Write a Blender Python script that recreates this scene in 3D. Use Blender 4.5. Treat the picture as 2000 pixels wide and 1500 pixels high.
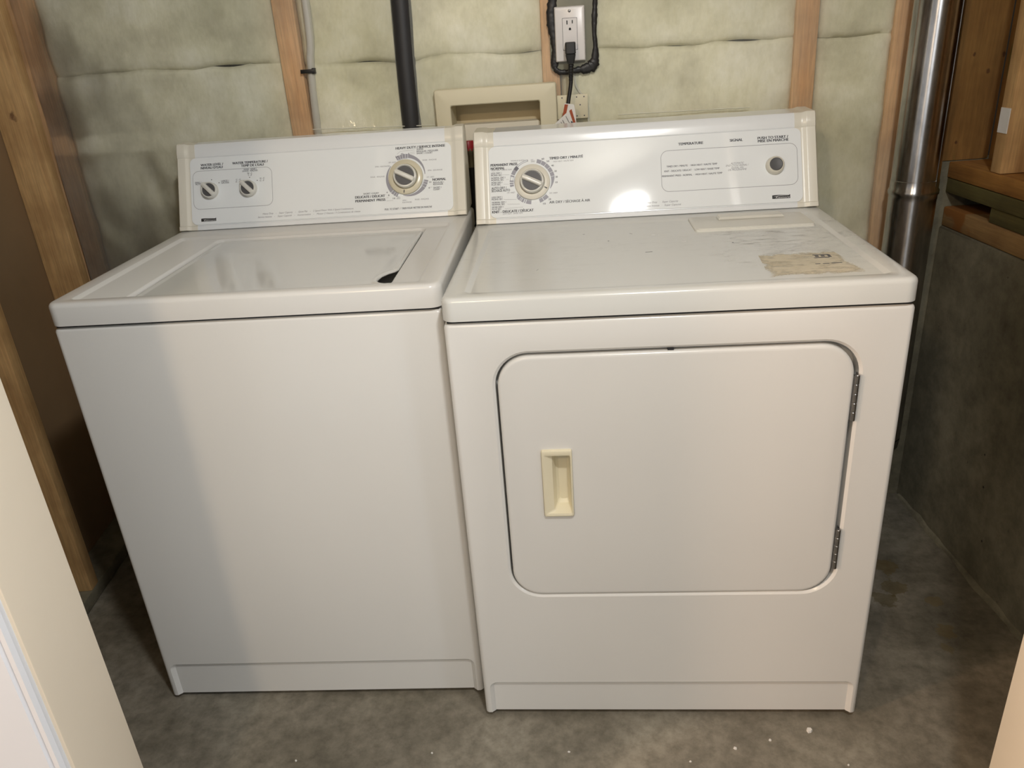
import bpy, bmesh, math, random
from mathutils import Vector, Matrix, noise

for _o in list(bpy.data.objects):
    bpy.data.objects.remove(_o)
scene = bpy.context.scene
COL = scene.collection
random.seed(7)

# ------------------------------------------------------------------ camera
cam_data = bpy.data.cameras.new('camera')
cam_data.sensor_fit = 'HORIZONTAL'
cam_data.sensor_width = 36.0
cam_data.lens = 36.0 * 1514.6 / 2000.0
cam_data.clip_start = 0.02
cam = bpy.data.objects.new('camera', cam_data)
COL.objects.link(cam)
cam.location = (0.2146, -1.1717, 1.2774)
cam.rotation_euler = (1.15, 0.0667, 0.065)
scene.camera = cam

# ------------------------------------------------------------------ world, lamps, exposure
world = bpy.data.worlds.new('world')
scene.world = world
world.use_nodes = True
world.node_tree.nodes['Background'].inputs[0].default_value = (0.94, 0.98, 1.0, 1)
world.node_tree.nodes['Background'].inputs[1].default_value = 0.6


def dome_lamp(name, loc, target, power, color, sx, sy):
    d = bpy.data.lights.new(name, 'AREA')
    d.shape = 'ELLIPSE'
    d.size, d.size_y = sx, sy
    d.energy = power
    d.color = color
    o = bpy.data.objects.new(name, d)
    COL.objects.link(o)
    o.location = loc
    o.rotation_euler = (Vector(target) - Vector(loc)).to_track_quat('-Z', 'Y').to_euler()
    return o


dome_lamp('hall_ceiling_lamp', (0.475, -1.10, 2.17), (-0.55, 0.6, 1.15), 17.5, (1.0, 0.995, 0.97), 0.15, 0.05)
dome_lamp('hall_warm_lamp', (-0.50, -2.10, 2.15), (0.2, 0.6, 0.8), 11.0, (1.0, 0.76, 0.50), 0.16, 0.12)
dome_lamp('far_room_warm_lamp', (-3.4, -1.85, 1.9), (0.6, 0.0, 0.5), 75.0, (1.0, 0.68, 0.46), 0.25, 0.25)
dome_lamp('hall_window_daylight', (2.35, -1.45, 1.5), (-0.6, -0.2, 0.7), 10.0, (0.78, 0.88, 1.0), 0.45, 0.8)

scene.view_settings.view_transform = 'Standard'
scene.view_settings.look = 'None'
scene.view_settings.gamma = 1.0
scene.view_settings.use_curve_mapping = False
scene.view_settings.exposure = -0.06


# ------------------------------------------------------------------ helpers
def lin(c):
    def f(v):
        v /= 255.0
        return v / 12.92 if v <= 0.04045 else ((v + 0.055) / 1.055) ** 2.4
    return (f(c[0]), f(c[1]), f(c[2]), 1.0)


def tag(o, label, cat, group=None):
    o['label'] = label
    o['category'] = cat
    if group:
        o['group'] = group
    return o


def thing(name, label, cat, loc=(0, 0, 0), rot=(0, 0, 0), group=None):
    o = bpy.data.objects.new(name, None)
    o.empty_display_size = 0.1
    COL.objects.link(o)
    o.location = loc
    o.rotation_euler = rot
    return tag(o, label, cat, group)


def link(name, me, mat, parent=None, angle=40, mods=None):
    me.name = name
    if mat:
        me.materials.clear()
        me.materials.append(mat)
    o = bpy.data.objects.new(name, me)
    COL.objects.link(o)
    if parent:
        o.parent = parent
    if angle is not None:
        for p in me.polygons:
            p.use_smooth = True
        me.set_sharp_from_angle(angle=math.radians(angle))
    return o


def bm_obj(name, bm, mat, parent=None, angle=40):
    bmesh.ops.recalc_face_normals(bm, faces=bm.faces)
    me = bpy.data.meshes.new(name)
    bm.to_mesh(me)
    bm.free()
    return link(name, me, mat, parent, angle)


def struct(o, label=None):
    o['kind'] = 'structure'
    if label:
        o['label'] = label
    return o


def bm_box(bm, x0, x1, y0, y1, z0, z1, bev=0.0, seg=2):
    vs = [bm.verts.new(p) for p in ((x0, y0, z0), (x1, y0, z0), (x1, y1, z0), (x0, y1, z0),
                                    (x0, y0, z1), (x1, y0, z1), (x1, y1, z1), (x0, y1, z1))]
    fs = [bm.faces.new([vs[i] for i in f]) for f in
          ((3, 2, 1, 0), (4, 5, 6, 7), (0, 1, 5, 4), (1, 2, 6, 5), (2, 3, 7, 6), (3, 0, 4, 7))]
    if bev > 0:
        es = set()
        for f in fs:
            es.update(f.edges)
        bmesh.ops.bevel(bm, geom=list(es), offset=bev, segments=seg, profile=0.5, affect='EDGES')


def box(name, x0, x1, y0, y1, z0, z1, mat, parent=None, bev=0.0, seg=2, angle=40):
    bm = bmesh.new()
    bm_box(bm, x0, x1, y0, y1, z0, z1, bev, seg)
    return bm_obj(name, bm, mat, parent, angle)


def rrect(x0, x1, y0, y1, r, n=6):
    r = max(r, 1e-5)
    pts = []
    for cx, cy, a0 in ((x1 - r, y0 + r, -90), (x1 - r, y1 - r, 0), (x0 + r, y1 - r, 90), (x0 + r, y0 + r, 180)):
        for i in range(n + 1):
            a = math.radians(a0 + 90.0 * i / n)
            pts.append((cx + r * math.cos(a), cy + r * math.sin(a)))
    return pts


def bm_loops(bm, loops, cap0=True, cap1=True, closed_ring=True):
    rows = [[bm.verts.new(p) for p in lp] for lp in loops]
    n = len(rows[0])
    for a, b in zip(rows[:-1], rows[1:]):
        for i in range(n if closed_ring else n - 1):
            j = (i + 1) % n
            bm.faces.new((a[i], a[j], b[j], b[i]))
    if cap0:
        bm.faces.new(rows[0][::-1])
    if cap1:
        bm.faces.new(rows[-1])


def loops_obj(name, loops, mat, parent=None, cap0=True, cap1=True, angle=40):
    bm = bmesh.new()
    bm_loops(bm, loops, cap0, cap1)
    return bm_obj(name, bm, mat, parent, angle)


def lathe_pts(bm, prof, n, fn, cap0=True, cap1=True):
    """prof: list of (radius, height); fn maps (a, b, h) to 3D."""
    loops = []
    for r, h in prof:
        loops.append([fn(r * math.cos(2 * math.pi * i / n), r * math.sin(2 * math.pi * i / n), h) for i in range(n)])
    bm_loops(bm, loops, cap0, cap1)


def bm_tube(bm, pts, r, n=12, rad=None):
    pts = [Vector(p) for p in pts]
    rows = []
    up = Vector((0.31, 0.2, 0.93))
    for i, p in enumerate(pts):
        t = (pts[min(i + 1, len(pts) - 1)] - pts[max(i - 1, 0)]).normalized()
        a = t.cross(up)
        if a.length < 1e-3:
            a = t.cross(Vector((1, 0, 0)))
        a.normalize()
        b = t.cross(a).normalized()
        rr = rad[i] if rad else r
        rows.append([p + (a * math.cos(2 * math.pi * k / n) + b * math.sin(2 * math.pi * k / n)) * rr for k in range(n)])
    bm_loops(bm, rows, True, True)


def smooth_path(ctrl, n=8):
    c = [Vector(p) for p in ctrl]
    out = []
    for i in range(len(c) - 1):
        p0, p1, p2, p3 = c[max(i - 1, 0)], c[i], c[i + 1], c[min(i + 2, len(c) - 1)]
        for k in range(n):
            t = k / n
            out.append(0.5 * ((2 * p1) + (p2 - p0) * t + (2 * p0 - 5 * p1 + 4 * p2 - p3) * t * t + (3 * p1 - p0 - 3 * p2 + p3) * t ** 3))
    out.append(c[-1])
    return out


def boolean(obj, cutters, op='DIFFERENCE', bevel=None):
    """Apply cutters (bmesh-built objects) to obj for good; the cutters are removed."""
    for c in cutters:
        m = obj.modifiers.new('b', 'BOOLEAN')
        m.operation = op
        m.solver = 'EXACT'
        m.object = c
    if bevel:
        m = obj.modifiers.new('v', 'BEVEL')
        m.width = bevel
        m.segments = 2
        m.limit_method = 'ANGLE'
        m.angle_limit = math.radians(35)
    dg = bpy.context.evaluated_depsgraph_get()
    dg.update()
    me = bpy.data.meshes.new_from_object(obj.evaluated_get(dg))
    old = obj.data
    obj.modifiers.clear()
    obj.data = me
    me.name = obj.name
    bpy.data.meshes.remove(old)
    for c in cutters:
        bpy.data.objects.remove(c)
    for p in me.polygons:
        p.use_smooth = True
    me.set_sharp_from_angle(angle=math.radians(32))
    return obj


# ------------------------------------------------------------------ materials
def new_mat(name):
    m = bpy.data.materials.new(name)
    m.use_nodes = True
    nt = m.node_tree
    b = nt.nodes['Principled BSDF']
    return m, nt, b


def noise_node(nt, scale, detail=4.0, rough=0.55, stretch=(1, 1, 1), rot=(0, 0, 0), loc=(0, 0, 0)):
    tc = nt.nodes.new('ShaderNodeTexCoord')
    mp = nt.nodes.new('ShaderNodeMapping')
    mp.inputs['Scale'].default_value = stretch
    mp.inputs['Rotation'].default_value = rot
    mp.inputs['Location'].default_value = loc
    nt.links.new(tc.outputs['Object'], mp.inputs['Vector'])
    n = nt.nodes.new('ShaderNodeTexNoise')
    n.inputs['Scale'].default_value = scale
    n.inputs['Detail'].default_value = detail
    n.inputs['Roughness'].default_value = rough
    nt.links.new(mp.outputs['Vector'], n.inputs['Vector'])
    return n


def ramp(nt, src, stops):
    r = nt.nodes.new('ShaderNodeValToRGB')
    el = r.color_ramp.elements
    while len(el) < len(stops):
        el.new(0.5)
    for e, (p, c) in zip(el, stops):
        e.position = p
        e.color = c if len(c) == 4 else lin(c)
    nt.links.new(src, r.inputs['Fac'])
    return r


def mix(nt, fac, a, b, blend='MIX'):
    n = nt.nodes.new('ShaderNodeMix')
    n.data_type = 'RGBA'
    n.blend_type = blend
    for sock, v in ((n.inputs[0], fac), (n.inputs[6], a), (n.inputs[7], b)):
        if hasattr(v, 'is_linked') or hasattr(v, 'links'):
            nt.links.new(v, sock)
        else:
            sock.default_value = v
    return n.outputs[2]


def math_node(nt, op, a, b=None, clamp=False):
    n = nt.nodes.new('ShaderNodeMath')
    n.operation = op
    n.use_clamp = clamp
    for i, v in enumerate((a, b)):
        if v is None:
            continue
        if isinstance(v, (int, float)):
            n.inputs[i].default_value = v
        else:
            nt.links.new(v, n.inputs[i])
    return n.outputs[0]


def bump(nt, b, height, strength=0.2, dist=0.002):
    n = nt.nodes.new('ShaderNodeBump')
    n.inputs['Strength'].default_value = strength
    n.inputs['Distance'].default_value = dist
    nt.links.new(height, n.inputs['Height'])
    nt.links.new(n.outputs['Normal'], b.inputs['Normal'])


def simple(name, rgb, rough=0.5, metal=0.0, var=0.04, scale=30, bmp=0.0, coat=0.0, spec=0.5):
    m, nt, b = new_mat(name)
    n = noise_node(nt, scale)
    c = lin(rgb)
    lo = tuple(v * (1 - var) for v in c[:3]) + (1,)
    hi = tuple(min(1, v * (1 + var)) for v in c[:3]) + (1,)
    r = ramp(nt, n.outputs['Fac'], ((0.3, lo), (0.7, hi)))
    nt.links.new(r.outputs['Color'], b.inputs['Base Color'])
    b.inputs['Roughness'].default_value = rough
    b.inputs['Metallic'].default_value = metal
    b.inputs['Coat Weight'].default_value = coat
    b.inputs['Specular IOR Level'].default_value = spec
    if bmp:
        bump(nt, b, n.outputs['Fac'], bmp, 0.001)
    return m


def wood(name, c1, c2, dark, knots=(), grain=(40, 40, 2.0), rough=0.75, stains=None):
    """grain: noise stretch per axis; knots: (x, y, z, radius) in object space."""
    m, nt, b = new_mat(name)
    big = noise_node(nt, 1.0, 3, 0.5, grain)
    fine = noise_node(nt, 1.0, 5, 0.65, tuple(g * 6 for g in grain))
    r = ramp(nt, big.outputs['Fac'], ((0.25, c2), (0.55, c1), (0.8, c2)))
    f = ramp(nt, fine.outputs['Fac'], ((0.35, (150, 150, 150)), (0.65, (255, 255, 255))))
    col = mix(nt, 0.35, r.outputs['Color'], f.outputs['Color'], 'MULTIPLY')
    blot = noise_node(nt, 9.0, 3, 0.6, (1, 1, 1), (0, 0, 0), (3.1, 1.7, 0.4))
    bl = ramp(nt, blot.outputs['Fac'], ((0.35, (205, 195, 185)), (0.65, (255, 255, 255))))
    col = mix(nt, 0.6, col, bl.outputs['Color'], 'MULTIPLY')
    if stains:
        sn = noise_node(nt, stains[1], 2, 0.5, stains[2])
        sr = ramp(nt, sn.outputs['Fac'], ((stains[3], (0, 0, 0)), (stains[3] + 0.05, (255, 255, 255))))
        col = mix(nt, sr.outputs['Color'], col, lin(stains[0]))
    tc = nt.nodes.new('ShaderNodeTexCoord')
    warp = noise_node(nt, 60.0, 2, 0.5)
    for x, y, z, rad in knots:
        d = nt.nodes.new('ShaderNodeVectorMath')
        d.operation = 'DISTANCE'
        sub = nt.nodes.new('ShaderNodeVectorMath')
        sub.operation = 'MULTIPLY'
        sub.inputs[1].default_value = (1, 1, 0.75)
        nt.links.new(tc.outputs['Object'], sub.inputs[0])
        nt.links.new(sub.outputs[0], d.inputs[0])
        d.inputs[1].default_value = (x, y, z * 0.75)
        w = math_node(nt, 'MULTIPLY', warp.outputs['Fac'], rad * 1.7)
        dd = math_node(nt, 'ADD', d.outputs['Value'], w)
        k = ramp(nt, math_node(nt, 'DIVIDE', dd, rad * 2.2), ((0.0, (255, 255, 255)), (0.52, (235, 235, 235)), (0.66, (50, 50, 50)), (1.0, (0, 0, 0))))
        col = mix(nt, k.outputs['Color'], col, lin(dark))
    nt.links.new(col, b.inputs['Base Color'])
    b.inputs['Roughness'].default_value = rough
    bump(nt, b, fine.outputs['Fac'], 0.25, 0.001)
    return m


def concrete(name, c1, c2, c3, scale=3.0, rough=0.85, pits=True, stains=()):
    m, nt, b = new_mat(name)
    n1 = noise_node(nt, scale, 6, 0.6)
    n2 = noise_node(nt, scale * 7, 8, 0.7)
    n3 = noise_node(nt, scale * 0.7, 3, 0.5, (1, 1, 1), (0, 0, 0.6), (5, 2, 1))
    r1 = ramp(nt, n1.outputs['Fac'], ((0.3, c1), (0.5, c2), (0.72, c3)))
    r2 = ramp(nt, n2.outputs['Fac'], ((0.3, (165, 163, 158)), (0.62, (255, 255, 255))))
    col = mix(nt, 0.75, r1.outputs['Color'], r2.outputs['Color'], 'MULTIPLY')
    r3 = ramp(nt, n3.outputs['Fac'], ((0.35, (190, 188, 180)), (0.6, (255, 255, 255))))
    col = mix(nt, 0.7, col, r3.outputs['Color'], 'MULTIPLY')
    h = n2.outputs['Fac']
    if pits:
        v = nt.nodes.new('ShaderNodeTexVoronoi')
        v.inputs['Scale'].default_value = 26.0
        tc = nt.nodes.new('ShaderNodeTexCoord')
        nt.links.new(tc.outputs['Object'], v.inputs['Vector'])
        pr = ramp(nt, v.outputs['Distance'], ((0.05, (0, 0, 0)), (0.11, (255, 255, 255))))
        n4 = noise_node(nt, 9.0, 2)
        g = ramp(nt, n4.outputs['Fac'], ((0.56, (255, 255, 255)), (0.6, (0, 0, 0))))
        pm = math_node(nt, 'MAXIMUM', pr.outputs['Color'], g.outputs['Color'])
        col = mix(nt, pm, lin((40, 38, 33)), col)
        h = math_node(nt, 'MULTIPLY', n2.outputs['Fac'], pm)
    if stains:
        tc = nt.nodes.new('ShaderNodeTexCoord')
        wn = noise_node(nt, 34.0, 4, 0.6)
        for x, y, rad, rgb in stains:
            d = nt.nodes.new('ShaderNodeVectorMath')
            d.operation = 'DISTANCE'
            nt.links.new(tc.outputs['Object'], d.inputs[0])
            d.inputs[1].default_value = (x, y, 0)
            dd = math_node(nt, 'ADD', d.outputs['Value'], math_node(nt, 'MULTIPLY', math_node(nt, 'SUBTRACT', wn.outputs['Fac'], 0.5), rad * 2.6))
            k = ramp(nt, math_node(nt, 'DIVIDE', dd, rad), ((0.85, (200, 200, 200)), (1.05, (0, 0, 0))))
            col = mix(nt, k.outputs['Color'], col, lin(rgb))
    nt.links.new(col, b.inputs['Base Color'])
    b.inputs['Roughness'].default_value = rough
    bump(nt, b, h, 0.35, 0.0025)
    return m


def enamel(name, rgb, rough=0.22, scuff=0.0):
    m, nt, b = new_mat(name)
    n = noise_node(nt, 2.5, 3)
    c = lin(rgb)
    r = ramp(nt, n.outputs['Fac'], ((0.3, tuple(v * 0.97 for v in c[:3]) + (1,)), (0.7, c)))
    col = r.outputs['Color']
    peel = noise_node(nt, 420, 2)
    if scuff:
        s1 = noise_node(nt, 1.0, 6, 0.75, (22, 48, 40))
        s2 = noise_node(nt, 3.4, 3, 0.6, (1, 1, 1), (0, 0, 0), (0.9, 0.4, 0))
        a = ramp(nt, s1.outputs['Fac'], ((0.50, (0, 0, 0)), (0.66, (255, 255, 255))))
        g = ramp(nt, s2.outputs['Fac'], ((0.40, (60, 60, 60)), (0.60, (255, 255, 255))))
        k = math_node(nt, 'MULTIPLY', a.outputs['Color'], g.outputs['Color'])
        geo = nt.nodes.new('ShaderNodeNewGeometry')
        sz = nt.nodes.new('ShaderNodeSeparateXYZ')
        nt.links.new(geo.outputs['Normal'], sz.inputs[0])
        k = math_node(nt, 'MULTIPLY', k, math_node(nt, 'GREATER_THAN', sz.outputs[2], 0.97))
        tc = nt.nodes.new('ShaderNodeTexCoord')
        dn = nt.nodes.new('ShaderNodeVectorMath')
        dn.operation = 'DISTANCE'
        nt.links.new(tc.outputs['Object'], dn.inputs[0])
        dn.inputs[1].default_value = (0.52, 0.30, 0.9)
        zone = ramp(nt, dn.outputs['Value'], ((0.06, (255, 255, 255)), (0.26, (95, 95, 95))))
        k = math_node(nt, 'MULTIPLY', k, zone.outputs['Color'])
        k = math_node(nt, 'MULTIPLY', k, scuff)
        col = mix(nt, k, col, lin((92, 92, 92)))
        rr = ramp(nt, k, ((0.0, (rough, rough, rough, 1)), (0.6, (0.6, 0.6, 0.6, 1))))
        nt.links.new(rr.outputs['Color'], b.inputs['Roughness'])
    else:
        b.inputs['Roughness'].default_value = rough
    nt.links.new(col, b.inputs['Base Color'])
    b.inputs['Specular IOR Level'].default_value = 0.5
    bump(nt, b, peel.outputs['Fac'], 0.02, 0.0003)
    return m


def fibreglass():
    m, nt, b = new_mat('fibreglass')
    n1 = noise_node(nt, 7.0, 6, 0.62)
    n2 = noise_node(nt, 1.0, 5, 0.7, (90, 90, 45))
    n3 = noise_node(nt, 2.2, 3, 0.5, (1, 1, 1.6), (0, 0, 0), (4, 4, 4))
    r1 = ramp(nt, n1.outputs['Fac'], ((0.3, (214, 209, 186)), (0.48, (236, 232, 209)), (0.68, (250, 247, 232))))
    r2 = ramp(nt, n2.outputs['Fac'], ((0.3, (236, 236, 230)), (0.6, (255, 255, 255))))
    col = mix(nt, 0.6, r1.outputs['Color'], r2.outputs['Color'], 'MULTIPLY')
    r3 = ramp(nt, n3.outputs['Fac'], ((0.35, (226, 226, 216)), (0.6, (255, 255, 255))))
    col = mix(nt, 0.8, col, r3.outputs['Color'], 'MULTIPLY')
    nt.links.new(col, b.inputs['Base Color'])
    b.inputs['Roughness'].default_value = 1.0
    b.inputs['Specular IOR Level'].default_value = 0.1
    bump(nt, b, n2.outputs['Fac'], 0.35, 0.003)
    return m


def poly_sheet():
    m = bpy.data.materials.new('clear_poly_sheet')
    m.use_nodes = True
    nt = m.node_tree
    nt.nodes.clear()
    out = nt.nodes.new('ShaderNodeOutputMaterial')
    tr = nt.nodes.new('ShaderNodeBsdfTransparent')
    tr.inputs[0].default_value = (0.995, 0.995, 0.99, 1)
    df = nt.nodes.new('ShaderNodeBsdfDiffuse')
    df.inputs[0].default_value = lin((222, 223, 212))
    gl = nt.nodes.new('ShaderNodeBsdfGlossy')
    gl.inputs['Roughness'].default_value = 0.13
    n = noise_node(nt, 1.0, 4, 0.6, (16, 16, 9))
    bp = nt.nodes.new('ShaderNodeBump')
    bp.inputs['Strength'].default_value = 0.6
    bp.inputs['Distance'].default_value = 0.012
    nt.links.new(n.outputs['Fac'], bp.inputs['Height'])
    nt.links.new(bp.outputs['Normal'], gl.inputs['Normal'])
    m1 = nt.nodes.new('ShaderNodeMixShader')
    hz = noise_node(nt, 1.0, 4, 0.6, (3.5, 3.5, 2.2), (0, 0.6, 0))
    hr = ramp(nt, hz.outputs['Fac'], ((0.35, (0.06, 0.06, 0.06, 1)), (0.65, (0.22, 0.22, 0.22, 1))))
    nt.links.new(hr.outputs['Color'], m1.inputs[0])
    nt.links.new(tr.outputs[0], m1.inputs[1])
    nt.links.new(df.outputs[0], m1.inputs[2])
    fr = nt.nodes.new('ShaderNodeFresnel')
    fr.inputs['IOR'].default_value = 1.45
    m2 = nt.nodes.new('ShaderNodeMixShader')
    nt.links.new(fr.outputs[0], m2.inputs[0])
    nt.links.new(m1.outputs[0], m2.inputs[1])
    nt.links.new(gl.outputs[0], m2.inputs[2])
    nt.links.new(m2.outputs[0], out.inputs['Surface'])
    return m


def galvanised():
    m, nt, b = new_mat('galvanised_steel')
    n = noise_node(nt, 1.0, 5, 0.7, (30, 30, 8))
    r = ramp(nt, n.outputs['Fac'], ((0.35, (150, 150, 152)), (0.65, (196, 196, 198))))
    nt.links.new(r.outputs['Color'], b.inputs['Base Color'])
    b.inputs['Metallic'].default_value = 1.0
    b.inputs['Roughness'].default_value = 0.26
    b.inputs['Anisotropic'].default_value = 0.9
    b.inputs['Anisotropic Rotation'].default_value = 0.25
    tg = nt.nodes.new('ShaderNodeTangent')
    tg.direction_type = 'RADIAL'
    tg.axis = 'Z'
    nt.links.new(tg.outputs[0], b.inputs['Tangent'])
    return m


def residue():
    """ragged paper and glue left from a peeled label"""
    m = bpy.data.materials.new('label_residue')
    m.use_nodes = True
    nt = m.node_tree
    b = nt.nodes['Principled BSDF']
    out = nt.nodes['Material Output']
    n1 = noise_node(nt, 1.0, 6, 0.7, (30, 130, 60))
    n2 = noise_node(nt, 38.0, 5, 0.7)
    r = ramp(nt, n1.outputs['Fac'], ((0.26, (130, 112, 86)), (0.34, (216, 205, 180)), (0.75, (226, 218, 200))))
    nt.links.new(r.outputs['Color'], b.inputs['Base Color'])
    b.inputs['Roughness'].default_value = 0.8
    tc = nt.nodes.new('ShaderNodeTexCoord')
    sx = nt.nodes.new('ShaderNodeSeparateXYZ')
    nt.links.new(tc.outputs['Generated'], sx.inputs[0])
    ax = math_node(nt, 'ABSOLUTE', math_node(nt, 'SUBTRACT', sx.outputs[0], 0.5))
    ay = math_node(nt, 'ABSOLUTE', math_node(nt, 'SUBTRACT', sx.outputs[1], 0.5))
    e = math_node(nt, 'MAXIMUM', ax, ay)
    e = math_node(nt, 'ADD', math_node(nt, 'MULTIPLY', e, 1.0), math_node(nt, 'MULTIPLY', math_node(nt, 'SUBTRACT', n2.outputs['Fac'], 0.5), 0.35))
    k0 = ramp(nt, e, ((0.38, (255, 255, 255)), (0.47, (0, 0, 0))))
    n3 = noise_node(nt, 1.0, 6, 0.75, (26, 70, 40), (0, 0, 0), (2, 5, 1))
    k1 = ramp(nt, n3.outputs['Fac'], ((0.34, (0.35, 0.35, 0.35, 1)), (0.52, (0.9, 0.9, 0.9, 1))))
    kk = math_node(nt, 'MULTIPLY', k0.outputs['Color'], k1.outputs['Color'])
    tr = nt.nodes.new('ShaderNodeBsdfTransparent')
    ms = nt.nodes.new('ShaderNodeMixShader')
    nt.links.new(kk, ms.inputs[0])
    nt.links.new(tr.outputs[0], ms.inputs[1])
    nt.links.new(b.outputs[0], ms.inputs[2])
    nt.links.new(ms.outputs[0], out.inputs['Surface'])
    return m


M = {}
M['enamel'] = enamel('white_enamel', (222, 221, 218))
M['enamel_lid'] = enamel('white_enamel_lid', (217, 218, 216), 0.09)
M['enamel_worn'] = enamel('white_enamel_worn', (217, 218, 215), 0.20, 0.85)  # real scuffs; base also darkened to stand for weaker light on the top
M['console'] = simple('console_white', (232, 235, 237), 0.18, var=0.01, scale=4)
M['fascia'] = simple('fascia_white', (238, 242, 244), 0.05, var=0.01, scale=4)
M['cream'] = simple('cream_plastic', (225, 221, 208), 0.3, var=0.02, scale=8)
M['lint_cover'] = simple('lint_cover_white', (222, 220, 211), 0.35, var=0.02, scale=8)
M['dial_cream'] = simple('dial_cream', (212, 205, 182), 0.25, var=0.02, scale=8)
M['handle_cream'] = simple('handle_cream', (226, 218, 192), 0.4, var=0.02, scale=12)
M['knob_white'] = simple('knob_white', (222, 221, 214), 0.22, var=0.01, scale=8)
M['knob_grey'] = simple('knob_grey', (84, 84, 86), 0.5, var=0.05, scale=60)
M['ink'] = simple('ink_dark', (52, 52, 60), 0.5, var=0.02)
M['ink_mid'] = simple('ink_mid', (84, 84, 92), 0.5, var=0.02)
M['ink_grey'] = simple('ink_grey', (140, 140, 146), 0.5, var=0.02)
M['ink_band'] = simple('ink_band', (150, 150, 160), 0.45, var=0.02)
M['ink_navy'] = simple('ink_navy', (58, 66, 110), 0.5, var=0.02)
M['logo_black'] = simple('logo_black', (22, 22, 24), 0.3, var=0.02)
M['logo_white'] = simple('logo_white', (228, 228, 228), 0.3, var=0.02)
M['dark'] = simple('dark_interior', (30, 30, 32), 0.7, var=0.1)
M['rubber'] = simple('black_rubber', (26, 26, 27), 0.45, var=0.1)
M['steel'] = simple('hinge_steel', (150, 150, 150), 0.32, 1.0, var=0.1, scale=90)
M['zinc'] = simple('valve_metal', (150, 140, 118), 0.35, 1.0, var=0.1)
M['red'] = simple('red_plastic', (150, 28, 36), 0.35, var=0.05)
M['box_cream'] = simple('outlet_box_cream', (222, 214, 186), 0.5, var=0.03, scale=10)
M['box_back'] = simple('outlet_box_back_shaded', (196, 180, 146), 0.6, var=0.05, scale=8)  # browner than the frame: the recess shadow is put into the colour
M['box_white'] = simple('outlet_box_white', (226, 220, 204), 0.5, var=0.03)
M['plate_white'] = simple('wall_plate_white', (232, 228, 226), 0.3, var=0.01)
M['abs'] = simple('black_abs_pipe', (44, 44, 46), 0.5, var=0.08)
M['pex'] = simple('pale_grey_pipe', (190, 188, 180), 0.5, var=0.03)
M['sealant'] = simple('black_acoustic_sealant', (40, 39, 39), 0.42, var=0.2, scale=90, bmp=0.4)
M['vapour_box'] = simple('grey_vapour_boot', (126, 124, 106), 0.25, var=0.06)
M['cable_white'] = simple('white_cable', (205, 202, 190), 0.5)
M['paper'] = simple('white_paper', (226, 224, 220), 0.7)
M['tag_orange'] = simple('tag_orange', (160, 72, 34), 0.6)
M['fibreglass'] = fibreglass()
M['poly'] = poly_sheet()
M['poly_fold'] = simple('poly_fold_highlight', (240, 240, 228), 0.3)
M['galv'] = galvanised()
M['residue'] = residue()
M['stud'] = wood('stud_spruce', (236, 192, 142), (222, 174, 122), (110, 66, 40))
M['stud_left'] = wood('stud_pine', (222, 182, 126), (206, 164, 110), (104, 70, 46), knots=((-0.048, 0.778, 1.182, 0.017),))
M['drywall_back'] = simple('brown_paper_drywall', (138, 112, 80), 0.9, var=0.08, scale=5, bmp=0.05)
M['board'] = wood('sill_board', (192, 140, 70), (160, 110, 52), (80, 44, 24), grain=(40, 2, 40))
M['treated'] = wood('green_treated_board', (112, 104, 58), (92, 88, 48), (60, 44, 24), grain=(40, 2, 40))
M['rough_plate'] = wood('rough_plate', (178, 142, 92), (150, 116, 76), (70, 44, 26), grain=(40, 2, 40), stains=((150, 98, 44), 9.0, (0.3, 1, 1), 0.55))
M['sheathing'] = wood('plywood_sheathing', (158, 118, 64), (136, 100, 52), (84, 54, 30),
                      knots=((0.020, 0.815, 1.170, 0.006), (0.057, 0.815, 1.130, 0.009), (0.088, 0.815, 1.168, 0.007), (0.010, 0.815, 0.978, 0.005)),
                      grain=(26, 26, 2.0), stains=((112, 100, 52), 9.0, (1.6, 1.6, 0.5), 0.60))
M['concrete_wall'] = concrete('foundation_concrete', (116, 112, 94), (138, 133, 114), (158, 152, 132), 2.4)
M['concrete_floor'] = concrete('slab_concrete', (122, 117, 105), (144, 138, 125), (168, 162, 148), 4.6, 0.6, False,
                               stains=((0.965, 0.475, 0.030, (104, 86, 40)), (0.955, 0.395, 0.030, (96, 82, 44)), (0.925, 0.350, 0.028, (92, 78, 42)),
                                       (1.03, 0.345, 0.020, (112, 96, 60)), (1.012, 0.245, 0.022, (110, 94, 58)), (0.995, 0.19, 0.016, (112, 98, 66))))
M['paint_white'] = simple('painted_wall', (214, 208, 196), 0.7, var=0.02, scale=3)
M['jamb'] = simple('cream_painted_jamb', (246, 234, 214), 0.45, var=0.015, scale=5, bmp=0.03)
M['casing'] = simple('white_painted_casing', (234, 238, 246), 0.4, var=0.01, scale=5)  # bluish tint of the cool hall light put into the paint colour
M['back_shell'] = simple('dark_backing', (70, 66, 58), 0.9)

# ================================================================== THE SETTING
WALL_Y = 0.82


def slab(name, boxes, mat, label, angle=40):
    bm = bmesh.new()
    for b in boxes:
        bm_box(bm, *b)
    return struct(bm_obj(name, bm, mat, None, angle), label)


slab('floor', [(-4.3, 2.4, -3.3, 1.3, -0.08, 0.0)], M['concrete_floor'], 'grey mottled concrete floor slab under the washer and dryer')
slab('ceiling', [(-4.3, 2.4, -3.3, 1.3, 2.32, 2.40)], M['paint_white'], 'white ceiling above the closet and hall')
slab('wall_front', [(-4.3, -0.521, -0.448, -0.332, 0, 2.32), (0.806, 2.4, -0.448, -0.332, 0, 2.32), (-0.521, 0.806, -0.448, -0.332, 2.06, 2.32)],
     M['paint_white'], 'closet front wall around the doorway')


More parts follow.
